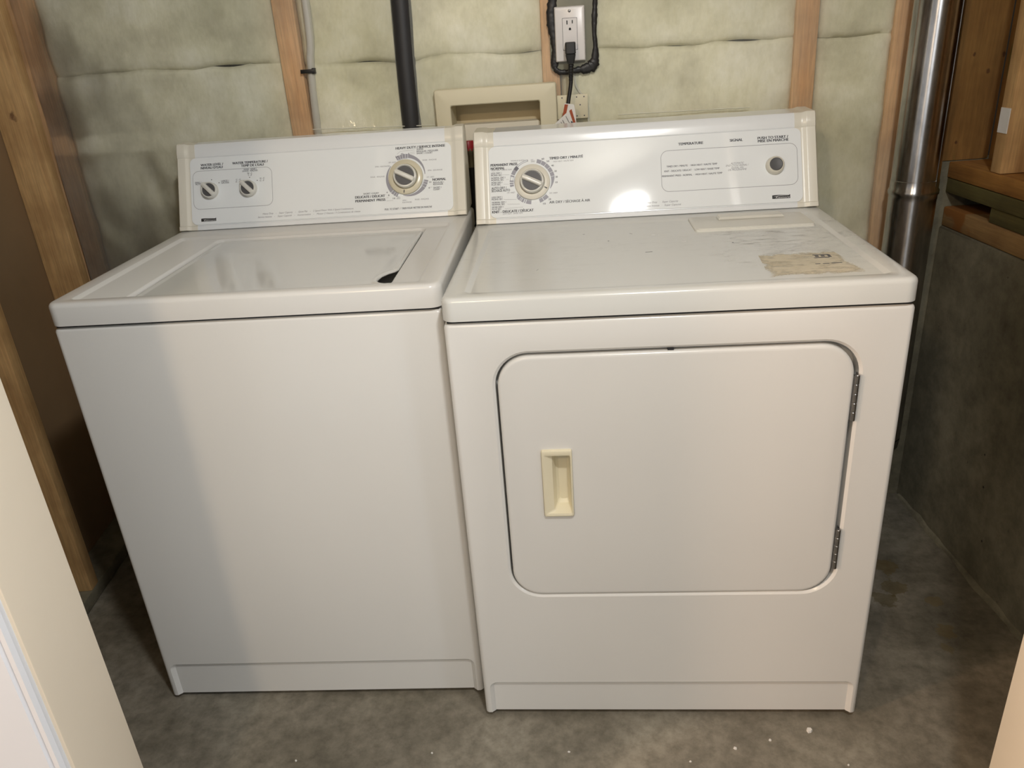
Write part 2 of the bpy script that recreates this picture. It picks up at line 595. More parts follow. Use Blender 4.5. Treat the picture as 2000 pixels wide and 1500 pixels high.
def jamb(name, x0, x1, label):
    return struct(box(name, x0, x1, -0.449, -0.331, 0.0, 2.06, M['jamb'], None, 0.002), label)


jamb('trim_1', -0.521, -0.503, 'cream painted door jamb at the left edge of the picture')
jamb('trim_2', 0.788, 0.806, 'cream painted door jamb at the lower right corner')
struct(box('trim_3', -0.503, 0.788, -0.449, -0.331, 2.042, 2.06, M['jamb'], None, 0.002), 'cream head jamb over the doorway')


def casing(name, xe, s, label):
    # stepped casing profile, swept up the doorway
    prof = [(0.000, -0.449), (0.000, -0.456), (0.004, -0.461), (0.011, -0.461), (0.0125, -0.458), (0.015, -0.4575),
            (0.018, -0.462), (0.088, -0.468), (0.092, -0.464), (0.092, -0.449)]
    loops = [[(xe - s * p[0], p[1], z) for p in prof] for z in (0.0, 2.08)]
    return struct(loops_obj(name, loops, M['casing'], None, True, True, 25), label)


casing('trim_4', -0.509, 1, 'white moulded door casing at the lower left corner')
casing('trim_5', 0.794, -1, 'white moulded door casing on the right of the doorway')

# ---- back wall: backing, studs, batts, clear sheet
wall_back = slab('wall_back', [(-1.5, 1.5, 0.945, 1.05, 0, 2.32)], M['back_shell'], 'insulated stud wall behind the washer and dryer under clear plastic')
STUDS = [(-1.165, -1.068, 0.0), (-0.480, -0.427, 0.0), (0.156, 0.198, 0.0), (0.740, 0.792, 0.0), (0.958, 1.003, 0.012)]
for x0, x1, lean in STUDS:
    bm = bmesh.new()
    wob = random.uniform(-0.004, 0.004)
    n = 14
    loops = []
    for i in range(n + 1):
        z = 2.32 * i / n
        dx = 0.004 * math.sin(z * 3 + x0 * 9) - lean * (z - 1.2)
        loops.append([(p[0] + dx, p[1], z) for p in rrect(x0, x1, 0.826, 0.915, 0.004, 2)])
    bm_loops(bm, loops)
    bm_obj('stud', bm, M['stud'], wall_back)


def batt(x0, x1, z0, z1, seed):
    """one puffy fibreglass batt with rounded edges"""
    nx, nz = max(10, int((x1 - x0) / 0.012)), int((z1 - z0) / 0.014)
    vs, fs = [], []
    for j in range(nz + 1):
        for i in range(nx + 1):
            x = x0 + (x1 - x0) * i / nx
            z = z0 + (z1 - z0) * j / nz
            e = min(x - x0, x1 - x) / 0.022
            f = min(z - z0, z1 - z) / 0.016
            k = (1 - (1 - min(1, e)) ** 2) * 0.009 + (1 - (1 - min(1, f)) ** 2) * 0.008 - 0.008
            q = Vector((x * 7 + seed, seed * 3.1, z * 7))
            b = noise.fractal(q, 0.9, 2.1, 4) * 0.0075 + noise.noise(Vector((x * 40, seed, z * 40))) * 0.002
            zz = z + (0.010 * noise.noise(Vector((x * 9, seed, 2))) if f < 3 else 0.0)
            y = 0.838 - k - b
            if -0.092 < x < 0.165 and 0.97 < z < 1.150:
                y = 0.8255 + 0.065
            vs.append((x, max(y, 0.8255), zz if y < 0.88 else z))
            if i < nx and j < nz:
                a = j * (nx + 1) + i
                fs.append((a, a + 1, a + nx + 2, a + nx + 1))
    me = bpy.data.meshes.new('insulation_batt')
    me.from_pydata(vs, [], fs)
    sol = link('insulation_batt', me, M['fibreglass'], wall_back, 80)
    md = sol.modifiers.new('thick', 'SOLIDIFY')
    md.thickness = 0.09
    md.offset = -1
    return sol


BAYS = [(-1.070, -0.482, 1.262), (-0.425, 0.158, 1.246), (0.196, 0.742, 1.236), (0.790, 0.960, 1.232), (1.000, 1.050, 1.21)]
for k, (x0, x1, zj) in enumerate(BAYS):
    batt(x0, x1, 0.02, zj, k * 2.7 + 1)
    batt(x0, x1, zj - 0.004, 2.3, k * 2.7 + 2.2)

# clear vapour-barrier sheet with a lap at z 1.09
vs, fs = [], []
nx, nz = 190, 130
for j in range(nz + 1):
    for i in range(nx + 1):
        x = -1.115 + 2.165 * i / nx
        z = 0.02 + 2.25 * j / nz
        if abs(z - 1.094) < 0.010:
            z = 1.094 + (0.002 if z > 1.094 else -0.002)
        y = 0.8195 + 0.0035 * noise.fractal(Vector((x * 5, 7.0, z * 3.2)), 1.0, 2.0, 3)
        y += 0.0022 * math.sin(x * 30 + 3 * noise.noise(Vector((x * 3, 1, z * 2))) + z * 14) * max(0, noise.noise(Vector((x * 2.2, 4, z * 2.2))))
        if z < 1.094:
            y -= 0.0035
        vs.append((x, y, z))
        if i < nx and j < nz and not (-0.10 < x < 0.16 and 0.95 < z < 1.150):
            a = j * (nx + 1) + i
            fs.append((a, a + 1, a + nx + 2, a + nx + 1))
me = bpy.data.meshes.new('vapour_barrier')
me.from_pydata(vs, [], fs)
link('vapour_barrier', me, M['poly'], wall_back, 60)['label'] = 'clear plastic sheet stretched over the insulation'

# pale ribbon painting the bright line caught along the sheet's folded edge
for xa, xb, za, zb in ((-0.425, -0.118, 1.1005, 1.0925), (0.330, 0.640, 1.0895, 1.0870)):
    n = 24
    rows = []
    for i in range(n + 1):
        x = xa + (xb - xa) * i / n
        z = za + (zb - za) * i / n + 0.0008 * noise.noise(Vector((x * 30, 0, 0)))
        w = 0.0011 * (0.7 + 0.6 * abs(noise.noise(Vector((x * 22, 8, 0)))))
        rows.append([(x, 0.8135, z - w), (x, 0.8120, z), (x, 0.8135, z + w), (x, 0.8150, z)])
    bm = bmesh.new()
    bm_loops(bm, rows)
    bm_obj('fold_highlight', bm, M['poly_fold'], wall_back)

# ---- left wall: brown back of drywall between bare studs
wall_left = bpy.data.objects.new('wall_left', None)
bm = bmesh.new()
bm_box(bm, -0.104, -0.090, -0.42, 0.98, 0.0, 2.32)
wall_left = struct(bm_obj('wall_left', bm, M['drywall_back']), 'brown paper drywall seen between bare studs left of the washer')
wall_left.location = (-1.020, 0, 0)
wall_left.rotation_euler = (0, 0, math.atan(0.12))
for y0 in (0.778, 0.372, -0.03):
    box('stud', -0.0895, 0.0, y0, y0 + 0.038, 0.038, 2.31, M['stud_left'], wall_left, 0.003)
box('bottom_plate', -0.0895, 0.0, -0.33, 0.80, 0.001, 0.038, M['concrete_wall'], wall_left, 0.003)

# ---- right wall: foundation concrete with framing on top (local x points into the wall)
bm = bmesh.new()
nx, nz = 60, 40
bm_box(bm, 0.0, 0.26, -0.40, 0.8145, 0.0, 0.780, 0.004, 1)
wall_right = struct(bm_obj('wall_right', bm, M['concrete_wall']), 'rough grey foundation concrete wall right of the dryer with timber on top')
wall_right.location = (1.178, 0, 0)
wall_right.rotation_euler = (0, 0, math.atan(0.074))
box('sill_plate', 0.004, 0.20, -0.40, 0.813, 0.781, 0.828, M['rough_plate'], wall_right, 0.004)
box('packing_block', 0.006, 0.20, 0.05, 0.625, 0.829, 0.862, M['treated'], wall_right, 0.002)
box('treated_board', 0.002, 0.20, -0.40, 0.813, 0.863, 0.897, M['treated'], wall_right, 0.002)
box('top_board', 0.000, 0.20, -0.40, 0.813, 0.898, 0.935, M['board'], wall_right, 0.003)
box('gap_shade', 0.15, 0.20, 0.626, 0.813, 0.829, 0.862, M['dark'], wall_right)  # dark block standing in for the shade inside the gap
for y0 in (0.612, 0.18):
    s = box('stud', 0.004, 0.092, y0, y0 + 0.038, 0.936, 2.31, M['stud_left'], wall_right, 0.002)
    if y0 > 0.5:
        box('paper_label', 0.0025, 0.0038, 0.6135, 0.6475, 1.020, 1.071, M['paper'], s)
box('sheathing', 0.093, 0.105, -0.40, 0.813, 0.936, 2.31, M['sheathing'], wall_right)
box('corner_board', -0.075, 0.092, 0.815, 0.853, 0.936, 2.31, M['sheathing'], wall_right, 0.002)
box('corner_concrete', -0.075, 0.20, 0.8155, 0.865, 0.0, 0.935, M['concrete_wall'], wall_right, 0.002)
# rough mortar curb where wall meets slab
bm = bmesh.new()
rows = []
for i in range(61):
    y = -0.40 + 1.2 * i / 60
    w = 0.010 + 0.010 * noise.noise(Vector((y * 9, 0, 0))) + 0.006 * noise.noise(Vector((y * 40, 3, 0)))
    h = 0.012 + 0.010 * noise.noise(Vector((y * 14, 5, 0)))
    rows.append([(0.004, y, -0.002), (-max(w, 0.002), y, -0.002), (-max(w, 0.002) * 0.6, y, max(h, 0.003) * 0.6), (0.004, y, max(h, 0.003))])
bm_loops(bm, rows)
bm_obj('mortar_curb', bm, M['concrete_wall'], wall_right)

# ================================================================== SERVICES ON THE BACK WALL
# black drain pipe
bm = bmesh.new()
bm_tube(bm, smooth_path([(-0.158, 0.832, 2.31), (-0.170, 0.832, 1.45), (-0.178, 0.832, 1.09), (-0.180, 0.832, 0.03)], 6), 0.0243, 20)
pipe = bm_obj('drain_pipe', bm, M['abs'])
tag(pipe, 'straight black plastic drain pipe behind the clear plastic sheet', 'pipe')

# pale grey supply pipe with black clip
t = thing('water_pipe', 'thin pale grey water pipe beside the stud with a black clip', 'pipe', (-0.41, 0.83, 0))
bm = bmesh.new()
bm_tube(bm, smooth_path([(0.016, -0.002, 2.31), (0.014, -0.002, 1.42), (0.002, -0.002, 1.25), (-0.008, 0.004, 1.12), (-0.016, 0.022, 0.98)], 6), 0.0098, 14)
bm_obj('tube', bm, M['pex'], t)
bm = bmesh.new()
bm_box(bm, -0.022, 0.013, -0.0175, -0.0145, 1.230, 1.239, 0.001)
bm_box(bm, 0.006, 0.013, -0.0165, 0.004, 1.228, 1.241, 0.001)
bm_obj('clip', bm, M['rubber'], t)

# thin white cable
bm = bmesh.new()
bm_tube(bm, smooth_path([(0.228, 0.826, 1.195), (0.230, 0.8255, 1.165), (0.240, 0.8255, 1.145), (0.256, 0.826, 1.122), (0.26, 0.826, 1.05)], 6), 0.0028, 8)
tag(bm_obj('cable', bm, M['cable_white']), 'thin white cable curving behind the plastic sheet below the outlet', 'cable')

# electrical outlet
ox, oz = 0.2208, 1.2745
t = thing('wall_outlet', 'white rectangular wall outlet with the black plug in its lower socket', 'outlet', (ox, 0.808, oz))
# grey boot and back box behind the plate
loops = [[(p[0], y, p[1]) for p in rrect(-0.0475 - e, 0.0575 + e, -0.080 - e, 0.110 + e, 0.012, 4)] for y, e in ((0.0105, 0.0), (0.0075, 0.0), (0.0065, -0.004))]
loops_obj('vapour_boot', loops, M['vapour_box'], t)
rec = []
for y, e in ((0.0068, 0), (-0.005, 0), (-0.009, -0.002), (-0.0105, -0.005)):
    rec.append([(p[0], y, p[1]) for p in rrect(-0.0348 - e, 0.0348 + e, -0.0585 - e, 0.0585 + e, 0.003, 3)])
plate = loops_obj('cover_plate', rec, M['plate_white'], t, True, True, 30)
bm = bmesh.new()
lp = [[(p[0], y, p[1]) for p in rrect(-0.0172, 0.0172, -0.0342, 0.0342, 0.0015, 2)] for y in (-0.0101, -0.0109)]
bm_loops(bm, lp)
bm_obj('seam', bm, M['ink'], t)
lp = [[(p[0], y, p[1]) for p in rrect(-0.0164, 0.0164, -0.0334, 0.0334, 0.0015, 2)] for y in (-0.0105, -0.0122, -0.0125)]
sock = loops_obj('receptacle', lp, M['plate_white'], t)
bm = bmesh.new()
for zc in (0.0165,):
    bm_box(bm, -0.0074, -0.0050, -0.0132, -0.0122, zc + 0.004, zc + 0.0125)
    bm_box(bm, 0.0050, 0.0072, -0.0132, -0.0122, zc + 0.0055, zc + 0.0125)
    lp = [[(0.0002 + q[0], y, zc - 0.0055 + q[1]) for q in
           [(-0.0026, -0.0026), (0.0026, -0.0026), (0.0026, 0.0005), (0.0016, 0.0022), (0, 0.0027), (-0.0016, 0.0022), (-0.0026, 0.0005)]] for y in (-0.0132, -0.0124)]
    bm_loops(bm, lp)
bm_obj('socket_slots', bm, M['dark'], sock)['kind'] = 'stuff'
bm = bmesh.new()
lathe_pts(bm, [(0.0031, 0.0), (0.0031, 0.0012), (0.0022, 0.0018)], 16, lambda a, b, h: (a, -0.0103 - h, 0.0485 + b))
sc = bm_obj('screw', bm, M['steel'], t)
box('slot', -0.0026, 0.0026, -0.01235, -0.0119, 0.0481, 0.0489, M['dark'], sc)

# black sealant smeared round the outlet (uneven bead, on the sheet)
bm = bmesh.new()
path = [(-0.010, 0.116), (-0.032, 0.114), (-0.041, 0.095), (-0.039, 0.075), (-0.044, 0.050), (-0.043, 0.02), (-0.039, -0.01), (-0.038, -0.035), (-0.040, -0.058), (-0.039, -0.072),
        (-0.031, -0.080), (-0.012, -0.082), (0.012, -0.079), (0.034, -0.077), (0.048, -0.071), (0.055, -0.058), (0.057, -0.03), (0.055, 0.0), (0.056, 0.03), (0.058, 0.06), (0.059, 0.095), (0.050, 0.113), (0.030, 0.117), (0.006, 0.115), (-0.010, 0.116)]
wid = [0.006, 0.007, 0.009, 0.009, 0.009, 0.0095, 0.008, 0.0065, 0.009, 0.005, 0.0055, 0.005, 0.006, 0.010, 0.0125, 0.009, 0.005, 0.0045, 0.006, 0.005, 0.005, 0.006, 0.006, 0.006, 0.006, 0.006]
pp = smooth_path([(x, 0, z) for x, z in path], 8)
rows = []
for i, p in enumerate(pp):
    k = min(i / 8.0, len(wid) - 1.001)
    w = wid[int(k)] * (1 - (k % 1)) + wid[int(k) + 1] * (k % 1)
    w *= 1.12 * (1 + 0.35 * noise.noise(Vector((i * 0.45, 2, 0))))
    tt = (pp[min(i + 1, len(pp) - 1)] - pp[max(i - 1, 0)]).normalized()
    nn = Vector((-tt.z, 0, tt.x))
    d = noise.noise(Vector((i * 0.3, 9, 0))) * 0.0015
    rows.append([(ox + 0.0015 + p.x + nn.x * w * c, 0.8150 - 0.62 * h * (1 + 0.3 * noise.noise(Vector((i * 0.7, c, 0)))), oz + p.z + nn.z * w * c + d) for c, h in
                 ((-1, -0.001), (-0.9, 0.0045), (-0.4, 0.0085), (0.2, 0.0095), (0.75, 0.0085), (1, 0.004), (1.05, -0.001))])
bm_loops(bm, rows, True, True)
tag(bm_obj('sealant_bead', bm, M['sealant'], None, 70), 'black sealant smeared in a ring around the wall outlet', 'sealant')

# power cord with plug and warning tag
t = thing('power_cord', 'black power cord hanging from the outlet with an orange and white tag', 'cord', (0.2205, 0.795, 1.256))
lp = []
for z, hw, y0, y1 in ((0.002, 0.0108, -0.026, 0.000), (0.000, 0.0118, -0.030, 0.000), (-0.022, 0.0120, -0.031, 0.000), (-0.0235, 0.0108, -0.029, 0.0),
                      (-0.025, 0.0116, -0.030, 0.0), (-0.034, 0.0100, -0.029, -0.004), (-0.044, 0.0072, -0.027, -0.010)):
    lp.append([(p[0], p[1], z) for p in rrect(-hw, hw, y0, y1, 0.003, 3)])
loops_obj('plug', lp, M['rubber'], t)
bm = bmesh.new()
for k in range(6):
    z = -0.045 - k * 0.0062
    r = 0.0066 - k * 0.0003
    lathe_pts(bm, [(r * 0.86, z), (r, z - 0.0006), (r, z - 0.0042), (r * 0.86, z - 0.0052), (r * 0.86, z - 0.0062)], 14, lambda a, b, h: (a - 0.001 * (-h - 0.045) / 0.03, b - 0.0185, h), True, True)
bm_obj('strain_relief', bm, M['rubber'], t)
bm = bmesh.new()
bm_tube(bm, smooth_path([(-0.0005, -0.0185, -0.07), (-0.002, -0.019, -0.09), (-0.009, -0.022, -0.128), (-0.0135, -0.026, -0.16), (-0.016, -0.03, -0.25), (-0.012, -0.02, -0.45)], 7), 0.0047, 14)
bm_obj('cord', bm, M['rubber'], t)


def sheet(pts, th, off=(0, 0, 0)):
    a = [Vector(p) + Vector(off) for p in pts]
    b = [p + Vector((0, th, 0)) for p in a]
    bm = bmesh.new()
    bm_loops(bm, [a, b])
    return bm


# tag: back strip hanging behind the cord, front leaf folded across it
tg = bm_obj('warning_tag', sheet([(-0.0185, -0.030, -0.129), (0.0035, -0.034, -0.132), (-0.013, -0.033, -0.165), (-0.024, -0.031, -0.165)], 0.0006), M['paper'], t)
bm_obj('orange_band', sheet([(-0.0178, -0.0312, -0.131), (-0.0098, -0.0328, -0.132), (-0.0165, -0.0336, -0.158), (-0.0240, -0.0328, -0.158)], 0.0006), M['tag_orange'], tg)
lf = bm_obj('folded_leaf', sheet([(0.0040, -0.0365, -0.1325), (0.0070, -0.0372, -0.150), (0.0090, -0.038, -0.195), (-0.062, -0.036, -0.195), (-0.044, -0.0355, -0.174), (-0.012, -0.036, -0.148)], 0.0006), M['paper'], tg)
bm_obj('orange_band', sheet([(-0.0075, -0.0380, -0.1455), (-0.0020, -0.0380, -0.142), (0.0085, -0.0392, -0.180), (0.0030, -0.0392, -0.180)], 0.0006), M['tag_orange'], tg)
bm = bmesh.new()
for k in range(6):
    x = -0.0245 - k * 0.0042
    z = -0.1655 - k * 0.0036
    a = Vector((x, -0.0385, z))
    d = Vector((0.0055, -0.0003, -0.0105))
    w = Vector((0.0008, 0, 0.0006))
    p = [a, a + w, a + w + d, a + d]
    q = [v + Vector((0, 0.0006, 0)) for v in p]
    bm_loops(bm, [p, q])
a = Vector((-0.0165, -0.0385, -0.157))
d = Vector((0.0105, -0.0004, -0.020))
w = Vector((0.0007, 0, 0.0004))
bm_loops(bm, [[a, a + w, a + w + d, a + d], [v + Vector((0, 0.0006, 0)) for v in (a, a + w, a + w + d, a + d)]])
bm_loops(bm, [[Vector(p) for p in ((-0.0040, -0.0388, -0.168), (0.0015, -0.0388, -0.172), (0.0010, -0.0388, -0.176), (-0.0060, -0.0388, -0.176))],
              [Vector(p) for p in ((-0.0040, -0.0382, -0.168), (0.0015, -0.0382, -0.172), (0.0010, -0.0382, -0.176), (-0.0060, -0.0382, -0.176))]])
bm_obj('printed_lines', bm, M['ink_mid'], tg, None)['kind'] = 'stuff'

# washer outlet box in the wall
bx = thing('washer_outlet_box', 'cream plastic recessed outlet box in the wall between the two appliances', 'outlet box', (0.0365, 0.815, 0.96))
fr = []
for y, e in ((0.004, 0.0), (-0.014, 0.0), (-0.0175, -0.002), (-0.019, -0.005)):
    fr.append([(p[0], y, p[1]) for p in rrect(-0.1475 - e, 0.1475 + e, -0.02 - e, 0.2135 + e, 0.006, 4)])
for y, e in ((-0.019, 0.0), (-0.017, -0.002), (0.060, -0.004)):
    fr.append([(p[0], y, p[1]) for p in rrect(-0.1110 - e * 1, 0.1085 + e, 0.020 - e, 0.1770 + e, 0.004, 4)])
loops_obj('frame', fr, M['box_cream'], bx, False, False, 30)
box('back_panel', -0.112, 0.110, 0.0605, 0.064, 0.012, 0.182, M['box_back'], bx)
lp = [[(p[0], y, p[1]) for p in rrect(-0.088, 0.1045, 0.024, 0.1270, 0.004, 3)] for y in (0.059, 0.016, 0.014)]
loops_obj('valve_panel', lp, M['box_white'], bx)
bm = bmesh.new()
bm_box(bm, 0.1480, 0.2215, -0.0035, -0.0015, 0.127, 0.182, 0.0008)
fl = bm_obj('mounting_flange', bm, M['box_cream'], bx)
bm = bmesh.new()
for hx, hz in ((0.160, 0.176), (0.195, 0.176), (0.2125, 0.176), (0.160, 0.134), (0.195, 0.133), (0.2125, 0.133), (0.203, 0.158)):
    lathe_pts(bm, [(0.0016, 0.0), (0.0016, 0.0004)], 10, lambda a, b, h: (hx + a, -0.0036 - h, hz + b))
bm_obj('nail_holes', bm, M['ink_mid'], fl)['kind'] = 'stuff'
vx = -0.0680
bm = bmesh.new()
lathe_pts(bm, [(0.008, 0.0), (0.008, 0.030), (0.0105, 0.034), (0.0105, 0.046), (0.007, 0.049)], 18, lambda a, b, h: (vx + a, -0.028 + b, 0.030 + h))
vl = bm_obj('valve', bm, M['zinc'], bx)
bm = bmesh.new()
lp = []
for z, r in ((0.070, 0.0095), (0.071, 0.0115), (0.090, 0.0115), (0.094, 0.0085)):
    lp.append([(vx + r * (1.0 if k % 2 else 0.86) * math.cos(k * math.pi / 8), -0.028 + r * (1.0 if k % 2 else 0.86) * math.sin(k * math.pi / 8), z) for k in range(16)])
bm_loops(bm, lp)
bm_obj('handle', bm, M['red'], vl)
bm = bmesh.new()
bm_tube(bm, smooth_path([(0, 0, 0.030), (0, -0.002, 0.0), (-0.002, -0.004, -0.10), (-0.01, 0.0, -0.25), (-0.03, 0.01, -0.45)], 8), 0.0105, 14)
o = bm_obj('supply_hose', bm, M['rubber'])
o.location = (0.0365 + vx, 0.787, 0.96)
tag(o, 'black rubber hose hanging below the red valve in the gap between the appliances', 'hose')

# galvanised vent duct in the corner
dx, dy = 1.012, 0.735
t = thing('vent_duct', 'shiny round galvanised vent duct standing in the right back corner', 'duct', (dx, dy, 0.0))
R0 = 0.0515
bm = bmesh.new()
lathe_pts(bm, [(R0, 0.885), (R0, 2.31)], 48, lambda a, b, h: (a, b, h), True, True)
up = bm_obj('upper_pipe', bm, M['galv'], t)
bm = bmesh.new()
ang = math.radians(-62)
bm_box(bm, -0.0018, 0.0018, -R0 - 0.0012, -R0 + 0.002, 0.90, 2.30, 0.0006)
bmesh.ops.rotate(bm, verts=bm.verts, cent=(0, 0, 0), matrix=Matrix.Rotation(math.radians(38), 3, 'Z'))
bm_obj('seam', bm, M['galv'], up)
bm = bmesh.new()
prof = [(R0 + 0.0012, 0.868), (R0 + 0.0012, 0.878), (R0 + 0.0035, 0.881), (R0 + 0.0035, 0.889), (R0 + 0.0008, 0.893), (R0 + 0.0008, 0.912), (R0 - 0.001, 0.914)]
lathe_pts(bm, prof, 48, lambda a, b, h: (a, b, h), False, False)
bm_obj('joint_collar', bm, M['galv'], t)
bm = bmesh.new()
lathe_pts(bm, [(R0 + 0.0005, 0.24), (R0 + 0.0005, 0.870)], 48, lambda a, b, h: (a, b, h), True, True)
bm_obj('lower_pipe', bm, M['galv'], t)
bm = bmesh.new()
pts = []
for k in range(9):
    a = math.radians(90.0 * k / 8)
    pts.append((-0.10 + 0.10 * math.cos(a), 0, 0.24 - 0.10 * math.sin(a)))
pts.append((-0.30, 0, 0.14))
bm_tube(bm, pts, R0 + 0.001, 32)
bm_obj('elbow', bm, M['galv'], t)

TEXT_D = [
    ('PERMANENT PRESS', 'b', 0.0399, 0.1092, 0.0583),
    ('NORMAL', 'b', 0.0400, 0.1017, 0.0306),
    ('HIGH HEAT - HAUTE TEMP', 'g', 0.0412, 0.0988, 0.0447),
    ('LESS DRY /', 'm', 0.0402, 0.0923, 0.0229),
    ('MOINS SEC', 'm', 0.0401, 0.0878, 0.0234),
    ('NORMAL DRY /', 'm', 0.0402, 0.0819, 0.0310),
    ('NORMAL SEC', 'm', 0.0401, 0.0774, 0.0274),
    ('MORE DRY /', 'm', 0.0402, 0.0716, 0.0243),
    ('PLUS SEC', 'm', 0.0401, 0.0673, 0.0204),
    ('AUTO DRY /', 'n', 0.0400, 0.0587, 0.0328),
    ('SÉCHAGE AUTO', 'n', 0.0398, 0.0531, 0.0404),
    ('OFF / ARRÊT', 'g', 0.0737, 0.0483, 0.0176),
    ('LESS DRY /', 'm', 0.0397, 0.0396, 0.0234),
    ('MOINS SEC', 'm', 0.0396, 0.0351, 0.0243),
    ('NORMAL DRY /', 'm', 0.0399, 0.0283, 0.0310),
    ('NORMAL SEC', 'm', 0.0397, 0.0239, 0.0283),
    ('MORE DRY /', 'm', 0.0399, 0.0180, 0.0252),
    ('PLUS SEC', 'm', 0.0397, 0.0136, 0.0204),
    ('KNIT - DELICATE / DÉLICAT', 'b', 0.0398, 0.0066, 0.0904),
    ('LOW HEAT - BASSE TEMP', 'g', 0.0631, 0.0027, 0.0437),
    ('WRINKLE GUARD I', 'g', 0.0841, 0.1176, 0.0320),
    ('OFF /', 'g', 0.1281, 0.1167, 0.0064),
    ('ARRÊT', 'g', 0.1285, 0.1134, 0.0093),
    ('60', 'm', 0.1519, 0.1177, 0.0054),
    ('50', 'm', 0.1624, 0.1117, 0.0057),
    ('40', 'm', 0.1724, 0.1018, 0.0053),
    ('30', 'm', 0.1786, 0.0893, 0.0050),
    ('20', 'm', 0.1803, 0.0767, 0.0050),
    ('10', 'm', 0.1799, 0.0648, 0.0046),
    ('TIMED DRY / MINUTÉ', 'b', 0.1685, 0.1169, 0.0728),
    ('HIGH HEAT / HAUTE TEMP', 'g', 0.1771, 0.1106, 0.0439),
    ('OFF / ARRÊT', 'g', 0.1662, 0.0424, 0.0178),
    ('20', 'm', 0.1637, 0.0289, 0.0053),
    ('10', 'm', 0.1518, 0.0199, 0.0054),
    ('AIR DRY / SÉCHAGE À AIR', 'n', 0.1652, 0.0213, 0.0882),
    ('TEMPERATURE', 'b', 0.4458, 0.1303, 0.0521),
    ('SIGNAL', 'b', 0.5542, 0.1314, 0.0267),
    ('PUSH TO START /', 'b', 0.6123, 0.1324, 0.0626),
    ('MISE EN MARCHE', 'b', 0.6125, 0.1260, 0.0632),
    ('TIMED DRY / MINUTE  ·  HIGH HEAT / HAUTE TEMP', 'm', 0.4193, 0.0844, 0.1063),
    ('KNIT - DELICATE / DÉLICAT  ·  LOW HEAT / BASSE TEMP', 'm', 0.4142, 0.0745, 0.1160),
    ('PERMANENT PRESS - NORMAL  ·  HIGH HEAT / HAUTE TEMP', 'm', 0.4090, 0.0642, 0.1266),
    ('AUTOMATIC', 'i', 0.5540, 0.0830, 0.0278),
    ('END CYCLE SIGNAL /', 'i', 0.5438, 0.0785, 0.0481),
    ('SIGNAL FIN', 'i', 0.5547, 0.0734, 0.0261),
    ('DE PROGRAMME', 'i', 0.5482, 0.0692, 0.0389),
    ('Heavy Duty   ·   Super Capacity', 'i', 0.3699, 0.0096, 0.0717),
    ('Service Intense   ·   Super Capacité', 'i', 0.3660, 0.0022, 0.0808),
]
